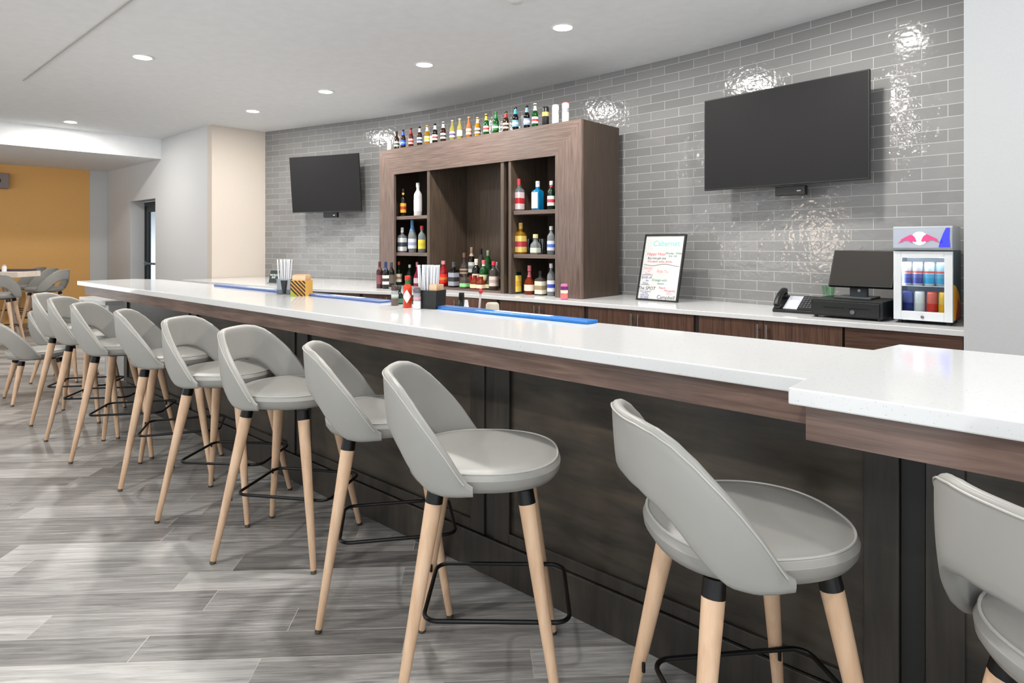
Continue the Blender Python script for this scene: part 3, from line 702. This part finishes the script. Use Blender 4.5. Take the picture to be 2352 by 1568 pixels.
# ================================================================ CASH DRAWER, TERMINAL
ca = thing('cash_drawer', 'low black steel cash drawer with round lock under the monitor', 'cash drawer', U(1.155, 4.57, BACKZ), ROT-.05)
obj('housing', B(-.215, .222, .012, .40, .014, .125, .004), mat('cash_drawer_black', (24,26,26), .45), ca)
df = obj('drawer_front', B(-.195, .205, .002, .0115, .024, .112, .002), mat('drawer_face', (30,33,32), .4), ca)
obj('slot_line', B(-.13, -.0, .0005, .002, .072, .075), M_black, df); obj('slot_line', B(.02, .15, .0005, .002, .072, .075), M_black, df)
bm = LA([(0,0),(.014,0),(.014,.008),(0,.008)], 18)
for v in bm.verts: v.co = Vector((.05+v.co.x, .0015-v.co.z, .05+v.co.y))
obj('lock', bm, M_steel, df, True)
for x in (-.19,.195):
    for y in (.04,.37): obj('rubber_foot', LA([(0,0),(.012,0),(.012,.014),(0,.014)], 12, (x,y,0)), M_plast, ca)
mo = thing('point_of_sale_monitor', 'black touch monitor on a stand on the cash drawer', 'monitor', U(1.12, 4.76, BACKZ+.125), ROT-.05)
MT = Matrix.Translation((.02,-.03,.085)) @ Matrix.Rotation(-math.radians(28), 4, 'X')
pn = obj('panel_housing', B(-.20, .195, .0, .03, 0, .275, .004, MT), M_plast, mo)
obj('screen', B(-.192, .187, -.0015, .0, .008, .267, 0, MT), mat('monitor_screen', (44,42,40), .5, spec=.12), mo)
bm = B(-.06, .05, .03, .07, 0, .16, .006); box(bm, -.13, .10, -.07, .15, 0, .014, .004)
obj('stand', bm, mat('stand_grey', (58,64,68), .4), mo)
obj('badge', B(-.008, .008, .0285, .0298, .045, .062), M_steel, mo)
gc = thing('drinking_cup', 'small green tinted glass standing on the back of the cash drawer', 'cup', on(1903, 4.88, BACKZ+.125), ROT)
obj('glass_wall', LA([(0,0),(.036,0),(.045,.072),(.042,.072),(.034,.005),(0,.005)], 20), thin('green_cup_glass', (232,248,236), .05, .05), gc, True)

# ================================================================ DRINKS FRIDGE
FW, FD, FH = .31, .36, .605
fr = thing('mini_fridge', 'white glass door countertop drinks fridge with two red bulls on its sign', 'fridge', U(.878, 4.60, BACKZ), ROT)
M_fw = mat('fridge_white', (214,218,222), .35); M_fs = mat('fridge_silver', (160,166,172), .35, .2)
bm = bmesh.new()
box(bm, 0, .012, .03, FD, .02, .455); box(bm, FW-.012, FW, .03, FD, .02, .455); box(bm, .012, FW-.012, FD-.015, FD, .02, .455); box(bm, .012, FW-.012, .03, FD-.015, .02, .05); box(bm, .012, FW-.012, .03, FD-.015, .425, .455)
obj('cabinet', bm, mat('fridge_body_teal', (52,72,82), .4), fr)
bm = bmesh.new(); box(bm, .0125, .016, .04, FD-.016, .051, .424); box(bm, FW-.016, FW-.0125, .04, FD-.016, .051, .424); box(bm, .016, FW-.016, FD-.019, FD-.0155, .051, .424)
obj('inner_liner', bm, mat('fridge_liner', (206,212,222), .4), fr)
bm = bmesh.new(); a, b2 = .042, .055
box(bm, 0, a, 0, .028, .022, .45); box(bm, FW-a, FW, 0, .028, .022, .45); box(bm, a, FW-a, 0, .028, .022, .022+b2); box(bm, a, FW-a, 0, .028, .45-.037, .45)
dr = obj('door', bm, M_fw, fr, bevel=.002)
obj('door_pane', B(a, FW-a, .012, .016, .022+b2, .413), thin('fridge_glass', (244,247,248)), dr)
bm = LA([(0,0),(.009,0),(.009,.006),(0,.006)], 14)
for v in bm.verts: v.co = Vector((FW/2+v.co.x, -v.co.z, .045+v.co.y))
obj('door_lock', bm, M_steel, dr)
# sign box with a softly bowed front
rings = []
for x in (0, FW): rings.append([(x, y, z) for y, z in ((.0,.457),(-.012,.468),(-.012,.594),(.0,FH),(FD-.03,FH),(FD-.03,.457))])
bm = bmesh.new(); loft(bm, rings); hd = obj('sign_box', bm, M_fs, fr)
def sgn(pts, y): # pts in photo-zoom units, x 190..1000, y 105..480 -> the front of the sign box
    out = []
    for px_, py_ in pts:
        x = (px_-195)/805*FW; z = .605-(py_-95)/385*.148
        yy = -.012
        out.append((x, yy-y, z))
    return out
def decal(name, pts, m, y):
    bm = bmesh.new(); P = sgn(pts, y); Q = sgn(pts, y-.002)
    a_ = [bm.verts.new(p) for p in P]; b_ = [bm.verts.new(p) for p in Q]; k = len(P)
    fa = bm.faces.new(a_); fb = bm.faces.new(list(reversed(b_)))
    for i in range(k): bm.faces.new((a_[i], b_[i], b_[(i+1) % k], a_[(i+1) % k]))
    bmesh.ops.triangulate(bm, faces=[fa, fb]); return obj(name, bm, m, hd)
M_signlit = mat('sign_face', (170,178,192), .4)
decal('sign_face', [(205,135),(990,135),(990,440),(205,440)], M_signlit, .0012)
decal('sun_disc', [(565+108*math.cos(q), 290+108*math.sin(q)) for q in np.linspace(0, 2*PI, 28)[:-1]], mat('sign_white', (250,250,250), .4, emit=(255,255,255), estr=.2), .0024)
bull = [(262,366),(300,338),(312,302),(382,268),(440,230),(468,236),(500,268),(512,298),(524,330),(510,350),(488,346),(474,334),(462,352),(440,350),(424,330),(382,320),(348,324),(322,346),(292,352)]
M_bull = mat('sign_pink_red', (222,70,130), .4, emit=(222,80,140), estr=.12)
decal('bull_emblem', bull, M_bull, .0036); decal('bull_emblem', [(1112-x, y-4) for x, y in reversed(bull)], M_bull, .0036)
decal('blue_wedge', [(920,124),(968,124),(962,280),(974,432),(822,432),(834,370),(876,364),(850,330),(858,290),(880,220)], mat('sign_blue', (60,66,235), .4, emit=(60,66,240), estr=.2), .0046)
for x in (.03, FW-.03):
    for y in (.05, FD-.05): obj('foot', LA([(0,0),(.014,0),(.014,.022),(0,.022)], 12, (x,y,0)), M_plast, fr)
obj('light_strip', B(.03, FW-.03, .035, .043, .412, .420), MATS.get('fridge_led') or mat('fridge_led', (255,255,255), .5, emit=(.92,.96,1.), estr=45), fr)  # extra glowing strip, added to brighten the lower cans
obj('light_strip', B(.018, .026, .045, .055, .235, .41), mat('fridge_led', (255,255,255), .5, emit=(.92,.96,1.), estr=45), fr)
bm = bmesh.new()
for k in range(9): tube(bm, [(.02, .05+k*.033, .232), (FW-.02, .05+k*.033, .232)], .0018, 6)
tube(bm, [(.02,.05,.232),(.02,.31,.232)], .0022, 6); tube(bm, [(FW-.02,.05,.232),(FW-.02,.31,.232)], .0022, 6)
obj('wire_shelf', bm, mat('wire_white', (206,210,214), .3, .5), fr)
def side_art(pts, m, k): 
    bm = bmesh.new(); a_ = [bm.verts.new((FW+.0008*k, y, z)) for y, z in pts]; b_ = [bm.verts.new((FW-.001, y, z)) for y, z in pts]
    bm.faces.new(a_); bm.faces.new(list(reversed(b_)))
    for i in range(len(pts)): bm.faces.new((a_[i], b_[i], b_[(i+1) % len(pts)], a_[(i+1) % len(pts)]))
    return obj('side_artwork', bm, m, fr)
side_art([(.035,.03),(.33,.03),(.33,.12),(.25,.19),(.13,.235),(.035,.25)], mat('art_yellow', (226,160,30), .4), 1)
side_art([(.12,.03),(.33,.03),(.33,.10),(.22,.16)], mat('art_red', (170,50,40), .4), 2)
RF = Matrix.Translation(fr.location) @ Matrix.Rotation(ROT, 4, 'Z')
cans = [(.058,.234,(60,70,150),(196,200,214),'first silver and blue can on the fridge top shelf'), (.118,.234,(60,70,150),(196,200,214),'second silver and blue can on the fridge top shelf'),
        (.180,.234,(40,160,206),(206,222,230),'light blue can on the fridge top shelf'), (.243,.234,(60,160,200),(170,200,220),'light blue can at the right of the fridge top shelf'),
        (.064,.051,(30,44,120),(96,104,170),'dark blue can at the left of the fridge bottom'), (.128,.051,(206,212,212),(226,230,230),'pale white can on the fridge bottom'),
        (.194,.051,(206,50,40),(216,110,96),'bright red can on the fridge bottom'), (.256,.051,(226,168,20),(230,190,80),'yellow can at the right of the fridge bottom')]
for x, z, c, c2, lb in cans:
    p = RF @ Vector((x, .085, z)); h = .148
    t = bottle(p, h, .0285, 'can', mat('can_metal_%d_%d' % (c2[0], c2[1]), c2, .3), lb, None, c, None, None, 'drink_can', 'can', 'cans in the drinks fridge', labz=(.10,.50), rz=ROT)
    if z > .2: obj('can_emblem', LA([(.0288,h*.54),(.0293,h*.54),(.0293,h*.62),(.0288,h*.62)], 18), CM((206,70,60)), t, True)

# ================================================================ ITEMS ON THE BAR
def caddy_items(root_pos, rz, w, d_, zb, zt, nst, grp, lab, sd):
    rnd = random.Random(sd); M = Matrix.Translation(root_pos) @ Matrix.Rotation(rz, 4, 'Z')
    proto = None
    for i in range(nst):
        x = -w*.42 + (i % 6)/5*w*.62 + rnd.uniform(-.002,.002); y = -d_*.3 + (i//6)*d_*.28
        bm = TU([(0,0,0),(0,0,zt-zb+rnd.uniform(-.006,.006))], .0046, 8); box(bm, -.0052, .0052, -.001, .001, zt-zb-.004, zt-zb+.006)
        o = tag(obj('drinking_straw', bm, M_straw), lab, 'straw', grp)
        o.location = M @ Vector((x, y, zb)); o.rotation_euler = (rnd.uniform(-.03,.04), -.07+.03*(i % 6)+rnd.uniform(-.02,.02), rz)
M_straw = mat('straw_paper', (212,214,218), .6); M_nap = mat('napkin_kraft', (220,186,152), .8)
# black straw caddy
p = on(990, 2.235, BARZ); q = thing('straw_caddy', 'black caddy of straws and tan napkins beside the hot sauce', 'caddy', p, ROT+.30)
def hollow(w, d_, h, th=.003, taper=.0):
    bm = bmesh.new()
    o0 = [(-w/2+taper,-d_/2,0),(w/2-taper,-d_/2,0),(w/2-taper,d_/2,0),(-w/2+taper,d_/2,0)]; o1 = [(-w/2,-d_/2,h),(w/2,-d_/2,h),(w/2,d_/2,h),(-w/2,d_/2,h)]
    i1 = [(-w/2+th,-d_/2+th,h),(w/2-th,-d_/2+th,h),(w/2-th,d_/2-th,h),(-w/2+th,d_/2-th,h)]; i0 = [(-w/2+th+taper,-d_/2+th,th),(w/2-th-taper,-d_/2+th,th),(w/2-th-taper,d_/2-th,th),(-w/2+th+taper,d_/2-th,th)]
    loft(bm, [o0, o1, i1, i0]); return bm
obj('holder', hollow(.128, .10, .098, .003, .004), M_plast, q)
obj('divider', B(.006, .009, -.046, .046, .004, .09), M_plast, q)
caddy_items(p, ROT+.30, .118, .085, .004, .225, 18, 'wrapped straws in the black caddy', 'white paper wrapped straw standing in the black caddy', 3)
for i in range(8):
    o = tag(obj('paper_napkin', B(-.0445/2, .0445/2, -.001, .001, 0, .125), M_nap), 'tan paper napkin standing in the black straw caddy', 'napkin', 'napkins in the black caddy')
    o.location = Matrix.Translation(p) @ Matrix.Rotation(ROT+.30, 4, 'Z') @ Vector((.034, -.036+i*.010, .004)); o.rotation_euler = (0,0,ROT+.30)
# clear caddy with the striped napkin box at the far left
p = on(659, 2.21, BARZ); q = thing('straw_caddy', 'clear plastic caddy of straws beside a striped napkin box', 'caddy', p, ROT+.5)
obj('holder', hollow(.105, .085, .105), thin('clear_acrylic', (206,212,218), .05, .12), q)
obj('black_insert', face_prism([(-.016,.095),(.028,.095),(.016,.006),(.002,.006)], -.052, -.0435), M_plast, q)
caddy_items(p, ROT+.5, .10, .075, .004, .232, 16, 'wrapped straws in the clear caddy', 'white paper wrapped straw standing in the clear caddy', 5)
p = on(693, 2.195, BARZ); q = thing('napkin_box', 'orange box with dark diagonal stripes holding tan napkins', 'napkin holder', p, ROT+.5)
obj('holder', hollow(.108, .09, .104), mat('box_orange', (206,158,78), .5), q)
for k in range(7):
    up, lo = [], []
    for x in np.linspace(-.054, .054, 40):
        z = .052 + k*.026 - .9*(x+.054); a_, b_ = max(z-.0075, .002), min(z+.0075, .102)
        if b_-a_ > .001: up.append((x, b_)); lo.append((x, a_))
    if len(up) > 2: obj('stripe', face_prism(up+lo[::-1], -.0462, -.0451), mat('stripe_brown', (66,36,14), .5), q)
obj('stripe', face_prism([(-.054,.002),(-.054,.034),(.0,.002)], -.0466, -.0451), mat('stripe_green', (150,170,50), .5), q)
for i in range(7):
    o = tag(obj('paper_napkin', B(-.048, .048, -.001, .001, 0, .132+.003*(i % 3)), M_nap), 'tan paper napkin standing in the orange striped box', 'napkin', 'napkins in the striped box')
    o.location = Matrix.Translation(p) @ Matrix.Rotation(ROT+.5, 4, 'Z') @ Vector((0, -.034+i*.011, .004)); o.rotation_euler = (0,0,ROT+.5)
# hot sauce and shakers
t = bottle(on(936, 2.17, BARZ), .172, .024, 'spirit', mat('hot_sauce_red', (196,60,30), .15), 'red hot sauce bottle with white diamond label on the bar', (206,44,36), None, None, None, 'hot_sauce_bottle', 'bottle', rz=0, capz=(.86,1.0,.62))
obj('neck_band', LA([(.0098,.124),(.0136,.124),(.0132,.148),(.0098,.148)], 16), CM((30,110,50)), t, True)
def wrap(poly, r):   # a flat shape in (arc, z) wrapped on the front of a cylinder
    bm = bmesh.new(); vs = []
    for k in range(13):
        s = -1+2*k/12; a = s*.024; hh = .036*(1-abs(s)); ang = a/r
        lo, hi = Vector((r*math.sin(ang), -r*math.cos(ang), .062-hh)), Vector((r*math.sin(ang), -r*math.cos(ang), .062+hh))
        vs.append((bm.verts.new(lo), bm.verts.new(hi)))
    for a, b in zip(vs, vs[1:]):
        try: bm.faces.new((a[0], b[0], b[1], a[1]))
        except ValueError: pass
    r0 = bmesh.ops.extrude_face_region(bm, geom=list(bm.faces))
    for v in r0['geom']:
        if isinstance(v, bmesh.types.BMVert): v.co.x *= 1.02; v.co.y *= 1.02
    return bm
obj('front_label', wrap(None, .0243), CM((236,232,226)), t)
sh = [(907,'glass pepper shaker with dark lid left of the hot sauce',(74,62,60),(96,84,76)), (958,'glass salt shaker with pink band between hot sauce and caddy',(96,90,96),(232,234,234))]
for px, lb, top, fill in sh:
    t = thing('shaker', lb, 'shaker', on(px, 2.19 if px == 907 else 2.16, BARZ), ROT)
    obj('jar', LA([(0,0),(.019,0),(.020,.003),(.019,.085),(0,.085)], 16), mat('shaker_glass', (206,210,212), .08, 0, .5, ior=1.25), t, True)
    obj('lid', LA([(.0195,.0855),(.021,.087),(.020,.104),(.013,.114),(0,.115)], 16), mat('lid_%d' % top[0], top, .3, .5), t, True)
    obj('filling', LA([(0,.002),(.0203,.002),(.0203,.042),(0,.042)], 16), CM(fill), t, True)
    obj('band', LA([(.0196,.05),(.0204,.05),(.0204,.064),(.0196,.064)], 16), CM((206,150,164) if px == 958 else (180,200,190)), t, True)
t = bottle(on(917, 2.265, BARZ), .105, .020, 'squat', 'dkgreen', 'small dark green bottle behind the pepper shaker', (60,62,60), (70,120,100), name='sauce_bottle')
# bar mats along the rear edge
M_matb = mat('bar_mat_blue', (12,110,190), .3); M_matp = mat('bar_mat_indigo', (82,108,164), .3); M_mati = mat('bar_mat_ridge', (216,232,244), .35)
for u0, u1, m, lb in ((1.56,2.62,M_matb,'bright blue rubber bar mat nearest the right, on the rear edge of the bar'), (3.02,4.06,M_matp,'indigo bar mat between the shakers and the clear caddy'), (4.12,5.25,M_matp,'indigo bar mat farthest left, beyond the striped napkin box')):
    t = thing('bar_mat', lb, 'bar mat', U(u1, 2.222, BARZ), ROT, 'bar mats on the rear edge of the bar')
    obj('mat_body', B(0, u1-u0, 0, .085, .0002, .014, .005), m, t)
    if m is M_matb: obj('mat_end', B(u1-u0-.02-.80*.0-1.02, (u1-u0)*.36, .001, .084, .0141, .0148), M_matp, t)
    obj('logo_strip', B((u1-u0)*.45, (u1-u0)*.78, .03, .07, .0142, .0152), M_mati, t)
# small black sign on the back counter at the far left
t = thing('counter_sign', 'small black sign with white lettering by the beige end wall', 'sign', U(7.55, 3.93, BACKZ), ROT+.25)
ML = Matrix.Rotation(-math.radians(14), 4, 'X')
obj('clear_foot', B(-.075, .075, -.03, .05, 0, .012), MATS['clear_acrylic'], t)
obj('sign_plate', B(-.078, .078, -.004, .004, .0125, .165, .001, ML), mat('sign_black', (50,58,56), .4), t)
for s, z in (('WORLD', .105), ('BAR', .075)):
    text('lettering', s, .036, mat('sign_lettering', (226,232,230), .5), t, ML @ Vector((-.005,-.0048,z)), (PI/2-math.radians(14),0,0), ext=.0004)
# under-bar well with a few tools
uw = thing('underbar_well', 'low steel work shelf behind the bar top', 'shelf', (0,0,0), ROT)
obj('steel_top', B(-5.4, -.9, 2.335, 2.85, .80, .83), mat('steel_sheet', (150,150,150), .35, .9), uw)
for x in (-5.35,-3.1,-.97):
    for y in (2.36,2.81): obj('leg', B(x, x+.04, y, y+.04, 0, .80), M_steel, uw)
for px, lb, kind in ((1060,'bottle with bright yellow label behind the blue bar mat','y'),):
    bottle(on(px, 2.62, .83), .29, .036, 'spirit', 'dkgreen', lb, K_, (226,222,40), None, None, labz=(.52,.66))
t = thing('squeeze_bottle', 'white nozzle bottle beside the yellow label bottle', 'bottle', on(1071, 2.60, .83), ROT)
obj('bottle_body', LA([(0,0),(.026,0),(.026,.19),(.014,.215),(.010,.25),(0,.25)], 16), mat('nozzle_white', (220,224,230), .4), t, True)
t = thing('plastic_cup', 'upturned beige cup behind the blue bar mat', 'cup', on(1131, 2.62, .83), ROT)
obj('cup_wall', LA([(0,0),(.05,0),(.038,.235),(.030,.245),(0,.245)], 20), mat('cup_beige', (190,180,164), .5), t, True)
t = thing('bar_spoon', 'slim white stirrer with a red tip behind the blue bar mat', 'stirrer', on(1094, 2.60, .83), ROT)
obj('rod', TU([(0,0,0),(.035,0,.30)], .006, 8), mat('stirrer_white', (226,222,218), .4), t)
obj('tip', LA([(0,0),(.011,.006),(.013,.018),(.007,.03),(0,.032)], 12, (.036,0,.292)), mat('stirrer_red', (196,50,60), .4), t, True)

# ================================================================ STOOLS
def seat_loft(zb, zt, k=56):
    rings = []
    prof = [(.55,zb+.002),(.84,zb),(.94,zb+.007),(.99,zb+.025),(1.0,zb+.045),(.993,zt-.022),(.978,zt-.010),(.958,zt-.006),(.935,zt-.006),(.90,zt-.001),(.75,zt+.003),(.45,zt+.006),(.15,zt+.007)]
    for s, z in prof:
        ring = []
        for i in range(k):
            a = 2*PI*i/k; x, y = sup(a, 1, .232, 2.35)
            x *= .250 if x > 0 else .236
            ring.append((x*s, y*s, z))
        rings.append(ring)
    bm = bmesh.new(); loft(bm, rings); return bm
def rim_ring(s, z, r):
    pts = []
    for i in range(64):
        a = 2*PI*i/64; x, y = sup(a, 1, .232, 2.35); x *= .250 if x > 0 else .236
        pts.append((x*s, y*s, z))
    return TU(pts, r, 6, True)
ZU = ([0,18,30,40,50,60,68,75,81,85,88],[1.014,1.013,1.004,.985,.950,.902,.857,.808,.758,.728,.716])
ZL = ([0,15,28,37,45,53,60,72,88],[.850,.845,.826,.796,.752,.712,.690,.682,.686])
def shell_pt(th, z, off):
    t = (z-.66)/.34; a = .246+.058*t+.012*math.sin(PI*max(0,min(1,t))); b = .246+.012*math.sin(PI*max(0,min(1,t)))
    c, s = math.cos(th), math.sin(th)
    e = 2/2.3
    x = -(a+off)*abs(c)**e*(1 if c >= 0 else -1); y = (b+off)*math.copysign(abs(s)**e, s)
    return Vector((x, y, z))
def back_shell(dz, out=.015, inn=.015):
    rings = []; N = 61
    for i in range(N):
        d = -88+176*i/(N-1); th = math.radians(d); ad = abs(d)
        zu, zl = np.interp(ad, *ZU), np.interp(ad, *ZL)
        if zu-zl < .03: zu = zl+.03
        h = min(.015, (zu-zl)*.4); k = 1. if ad < 80 else max(.45, 1-(ad-80)/14)
        o_, i_ = out*k, -inn*k
        ring = []
        for z in np.linspace(zl+h, zu-h, 9): ring.append(shell_pt(th, z, o_))
        for q in (30,60,90,120,150):
            ring.append(shell_pt(th, zu-h+h*math.sin(math.radians(q)), (o_+i_)/2+(o_-i_)/2*math.cos(math.radians(q))))
        for z in np.linspace(zu-h, zl+h, 9): ring.append(shell_pt(th, z, i_))
        for q in (30,60,90,120,150):
            ring.append(shell_pt(th, zl+h-h*math.sin(math.radians(q)), (o_+i_)/2-(o_-i_)/2*math.cos(math.radians(q))))
        rings.append([p+Vector((0,0,dz)) for p in ring])
    bm = bmesh.new(); loft(bm, rings); return bm
def back_seam(dz, s):
    pts = []
    for i in range(72):
        d = -84+168*i/71; zu = np.interp(abs(d), *ZU)
        pts.append(shell_pt(math.radians(d), zu-.010, s)+Vector((0,0,dz)))
    return TU(pts, .0022, 6)
M_under = mat('seat_underside', (26,26,26), .6)
def make_seat(name, label, cat, low):
    dz = -.295 if low else 0.
    t = thing(name, label, cat)
    zt = .747+dz; zb = .678+dz
    st = obj('seat', seat_loft(zb, zt), M_grey, t, True)
    obj('seat_piping', rim_ring(.962, zt-.0055, .0032), M_pipe, st, True)
    bk_ = obj('backrest', back_shell(dz), M_grey, t, True)
    obj('back_piping', back_seam(dz, .0155), M_pipe, bk_, True)
    obj('seat_plate', LA([(0,zb-.012),(.15,zb-.012),(.165,zb-.004),(.165,zb-.0005),(0,zb-.0005)], 28), M_under, t)
    top, fo = .135, (.24 if not low else .215)
    for sx in (1,-1):
        for sy in (1,-1):
            zc = zb-.012
            P = lambda z: Vector((sx*(fo+(top-fo)*z/zc), sy*(fo+(top-fo)*z/zc), z))
            lg = obj('leg', TU([P(zc-.04), P(.012)], .0265, 14, rend=.0125), M_leg, t, True)
            obj('collar', TU([P(zc), P(zc-.0395)], .0255, 14, rend=.0268), M_black, lg, True)
            obj('foot_glide', TU([P(.013), P(0)], .0135, 12, rend=.012), mat('glide_metal', (120,112,100), .3, .9), lg, True)
    if not low:
        zc = zb-.012; z = .285; c = fo+(top-fo)*z/zc; y = c-.0235; xb = -c+.0235; xf = c+.075; r = .045
        pts = []
        for cx_, cy_, a0 in ((xf-r, y-r, 0), (xb+r, y-r, 90), (xb+r, -y+r, 180), (xf-r, -y+r, 270)):
            for q in range(0, 91, 15): pts.append((cx_+r*math.cos(math.radians(a0+q)), cy_+r*math.sin(math.radians(a0+q)), z))
        fr_ = obj('footrest', TU(pts, .0068, 10, True), M_black, t, True)
        for sx in (1,-1):
            for sy in (1,-1): obj('footrest_bracket', TU([(sx*c, sy*(y), z-.006), (sx*c, sy*(y), z-.03)], .005, 8), M_black, fr_)
    return t
first = make_seat('bar_stool', 'grey leather bar stool nearest the camera, cut off at the right edge', 'bar stool', False)
stools = [(1.06,1.04,10,'grey leather bar stool nearest the camera, cut off by the right edge of the picture'),
 (.57,1.565,7,'large grey bar stool seen from behind, below the jog in the white bar top'),
 (-.093,2.06,-1,'grey bar stool in full side view, third from the camera in the row'),
 (-.514,2.58,11,'grey bar stool fourth from the camera, its far leg tips crossing the side view stool'),
 (-1.043,2.99,-10,'grey bar stool fifth from the camera, turned so its open back arch shows'),
 (-1.534,3.42,-5.4,'grey bar stool sixth from the camera, just beyond the most open backed one'),
 (-2.085,3.92,18.5,'grey bar stool seventh from the camera, turned towards the bar'),
 (-2.645,4.35,11,'grey bar stool eighth from the camera, third from the far end of the row'),
 (-3.12,4.79,8,'grey bar stool second from the far end of the row'),
 (-3.525,5.178,10,'grey bar stool at the far end of the row, next to the low chair')]
for i, (x, y, a, lb) in enumerate(stools):
    if i == 0:
        first.location = (x, y, 0); first.rotation_euler = (0,0,math.radians(a)); first['label'] = lb; first['group'] = 'grey bar stools along the bar'
    else: dup(first, (x, y, 0), math.radians(a), lb, 'grey bar stools along the bar')
low = make_seat('dining_chair', 'low grey chair facing away at the left edge, wood legs, before the far bar stools', 'chair', True)
low.location = (-4.34,5.80,0); low.rotation_euler = (0,0,math.radians(46)); low['group'] = 'low grey chairs at the low counter'
dup(low, (-4.67,6.63,0), math.radians(8), 'low grey chair partly hidden behind the last bar stools, its pale seat showing', 'low grey chairs at the low counter')
GH = 'bar stools at the high table'
for x, y, a, lb in ((-7.22,9.80,184,'bar stool on the right of the high table, nearest of three in a row'), (-7.80,10.35,186,'bar stool on the right of the high table, middle of three in a row'), (-8.40,10.9,186,'bar stool on the right of the high table, farthest of three in a row'),
     (-6.95,8.58,115,'bar stool with its back to the camera at the left edge, before the high table')):
    dup(first, (x, y, 0), math.radians(a), lb, GH)
# high table
ht = thing('high_table', 'tall dining table with thick pale top before the orange wall', 'table', (-8.28,9.25,0), 0)
obj('tabletop', B(-1.3, 1.24, -.22, .22, .93, 1.01, .004), M_tabletop, ht)
for sx, x0, x1 in ((1,.73,.97),(-1,-.75,-1.0)):
    for y in (-.17,.17):
        bm = TU([(x0, y*.7, .929), (x1, y, 0)], .035, 12, rend=.028); obj('leg', bm, wood('table_leg_wood%d' % (len(MATS)), (130,116,104), (160,144,130), 'z', .4), ht, True)
obj('cross_beam', B(-.9, .9, -.04, .04, .89, .9295), M_leg, ht)
t = thing('salt_jar', 'small white jar on the high table near the orange wall', 'jar', (-7.33,9.15,1.0105), 0)
obj('jar_body', LA([(0,0),(.03,0),(.03,.07),(.022,.08),(0,.08)], 16), mat('jar_white', (226,222,226), .2), t, True)
obj('lid', LA([(0,.0805),(.022,.0805),(.02,.10),(0,.10)], 16), mat('jar_lid', (196,176,180), .3), t, True)
t = tag(obj('menu_tray', B(-.2,.2,-.12,.12,0,.028,.004), mat('tray_dark', (70,62,72), .5)), 'flat dark menu tray on the high table', 'tray'); t.location = (-7.28,9.33,1.0105)
t = thing('wall_speaker', 'small grey box mounted on the orange wall at the left edge', 'speaker', U(13.92, 2.24, 2.50), ROT+PI/2)
obj('housing', B(-.14,.14,-.07,.07,-.13,.13,.01), mat('speaker_grey', (140,126,124), .6), t)
obj('bracket', B(-.02,.02,-.078,-.0705,-.03,.03), M_black, t)

# lettering as plain meshes
bpy.context.view_layer.update(); dg = bpy.context.evaluated_depsgraph_get()
for o in TEXTS:
    me = bpy.data.meshes.new_from_object(o.evaluated_get(dg)); nm = o.name
    q = bpy.data.objects.new('x', me); COL.objects.link(q); q.parent = o.parent; q.location = o.location; q.rotation_euler = o.rotation_euler
    if not me.materials: me.materials.append(o.data.materials[0])
    bpy.data.objects.remove(o); q.name = nm
# ================================================================ LIGHT, CAMERA
pl = bpy.data.lights.new('added_warm_lamp', 'POINT'); pl.energy = 60; pl.color = (1,.78,.58); pl.shadow_soft_size = .32  # unseen lamp added to put warm glints in the tiles
po = bpy.data.objects.new('added_warm_lamp', pl); COL.objects.link(po); po.location = U(6.8, -2.0, 1.55)
w = bpy.data.worlds.new('daylight'); S.world = w; w.use_nodes = True
bg = w.node_tree.nodes['Background']; NT = w.node_tree
tc = NT.nodes.new('ShaderNodeTexCoord'); sp = NT.nodes.new('ShaderNodeSeparateXYZ'); mr = NT.nodes.new('ShaderNodeMapRange'); rp = NT.nodes.new('ShaderNodeMix'); rp.data_type = 'RGBA'
mr.inputs[1].default_value = -.04; mr.inputs[2].default_value = .04     # brightness added below the horizon to lift the ceiling, overcast sky above it
NT.links.new(tc.outputs['Generated'], sp.inputs[0]); NT.links.new(sp.outputs[2], mr.inputs[0]); NT.links.new(mr.outputs[0], rp.inputs[0])
LOWER_GLOW, SKY = 2.5, .85
rp.inputs[6].default_value = (.95*LOWER_GLOW, .985*LOWER_GLOW, 1.0*LOWER_GLOW, 1); rp.inputs[7].default_value = (.90*SKY, .95*SKY, 1.0*SKY, 1)
NT.links.new(rp.outputs[2], bg.inputs[0]); bg.inputs[1].default_value = 1.0
cam = bpy.data.cameras.new('camera'); co = bpy.data.objects.new('camera', cam); COL.objects.link(co); S.camera = co
co.location = (0,0,CAMH); co.rotation_euler = (PI/2,0,0)
cam.sensor_width = 36; cam.lens = FPX/2352*36; cam.shift_y = -(784-HY)/2352; cam.clip_start = .05; cam.clip_end = 100
vs = S.view_settings; vs.view_transform = 'Standard'; vs.look = 'None'; vs.gamma = 1; vs.use_curve_mapping = False; vs.exposure = 0.02
S.cycles.use_adaptive_sampling = True; S.cycles.adaptive_threshold = .02; S.cycles.max_bounces = 8; S.cycles.diffuse_bounces = 4; S.cycles.glossy_bounces = 4; S.cycles.transmission_bounces = 6; S.cycles.sample_clamp_indirect = 12
S.cycles.caustics_reflective = False; S.cycles.caustics_refractive = False
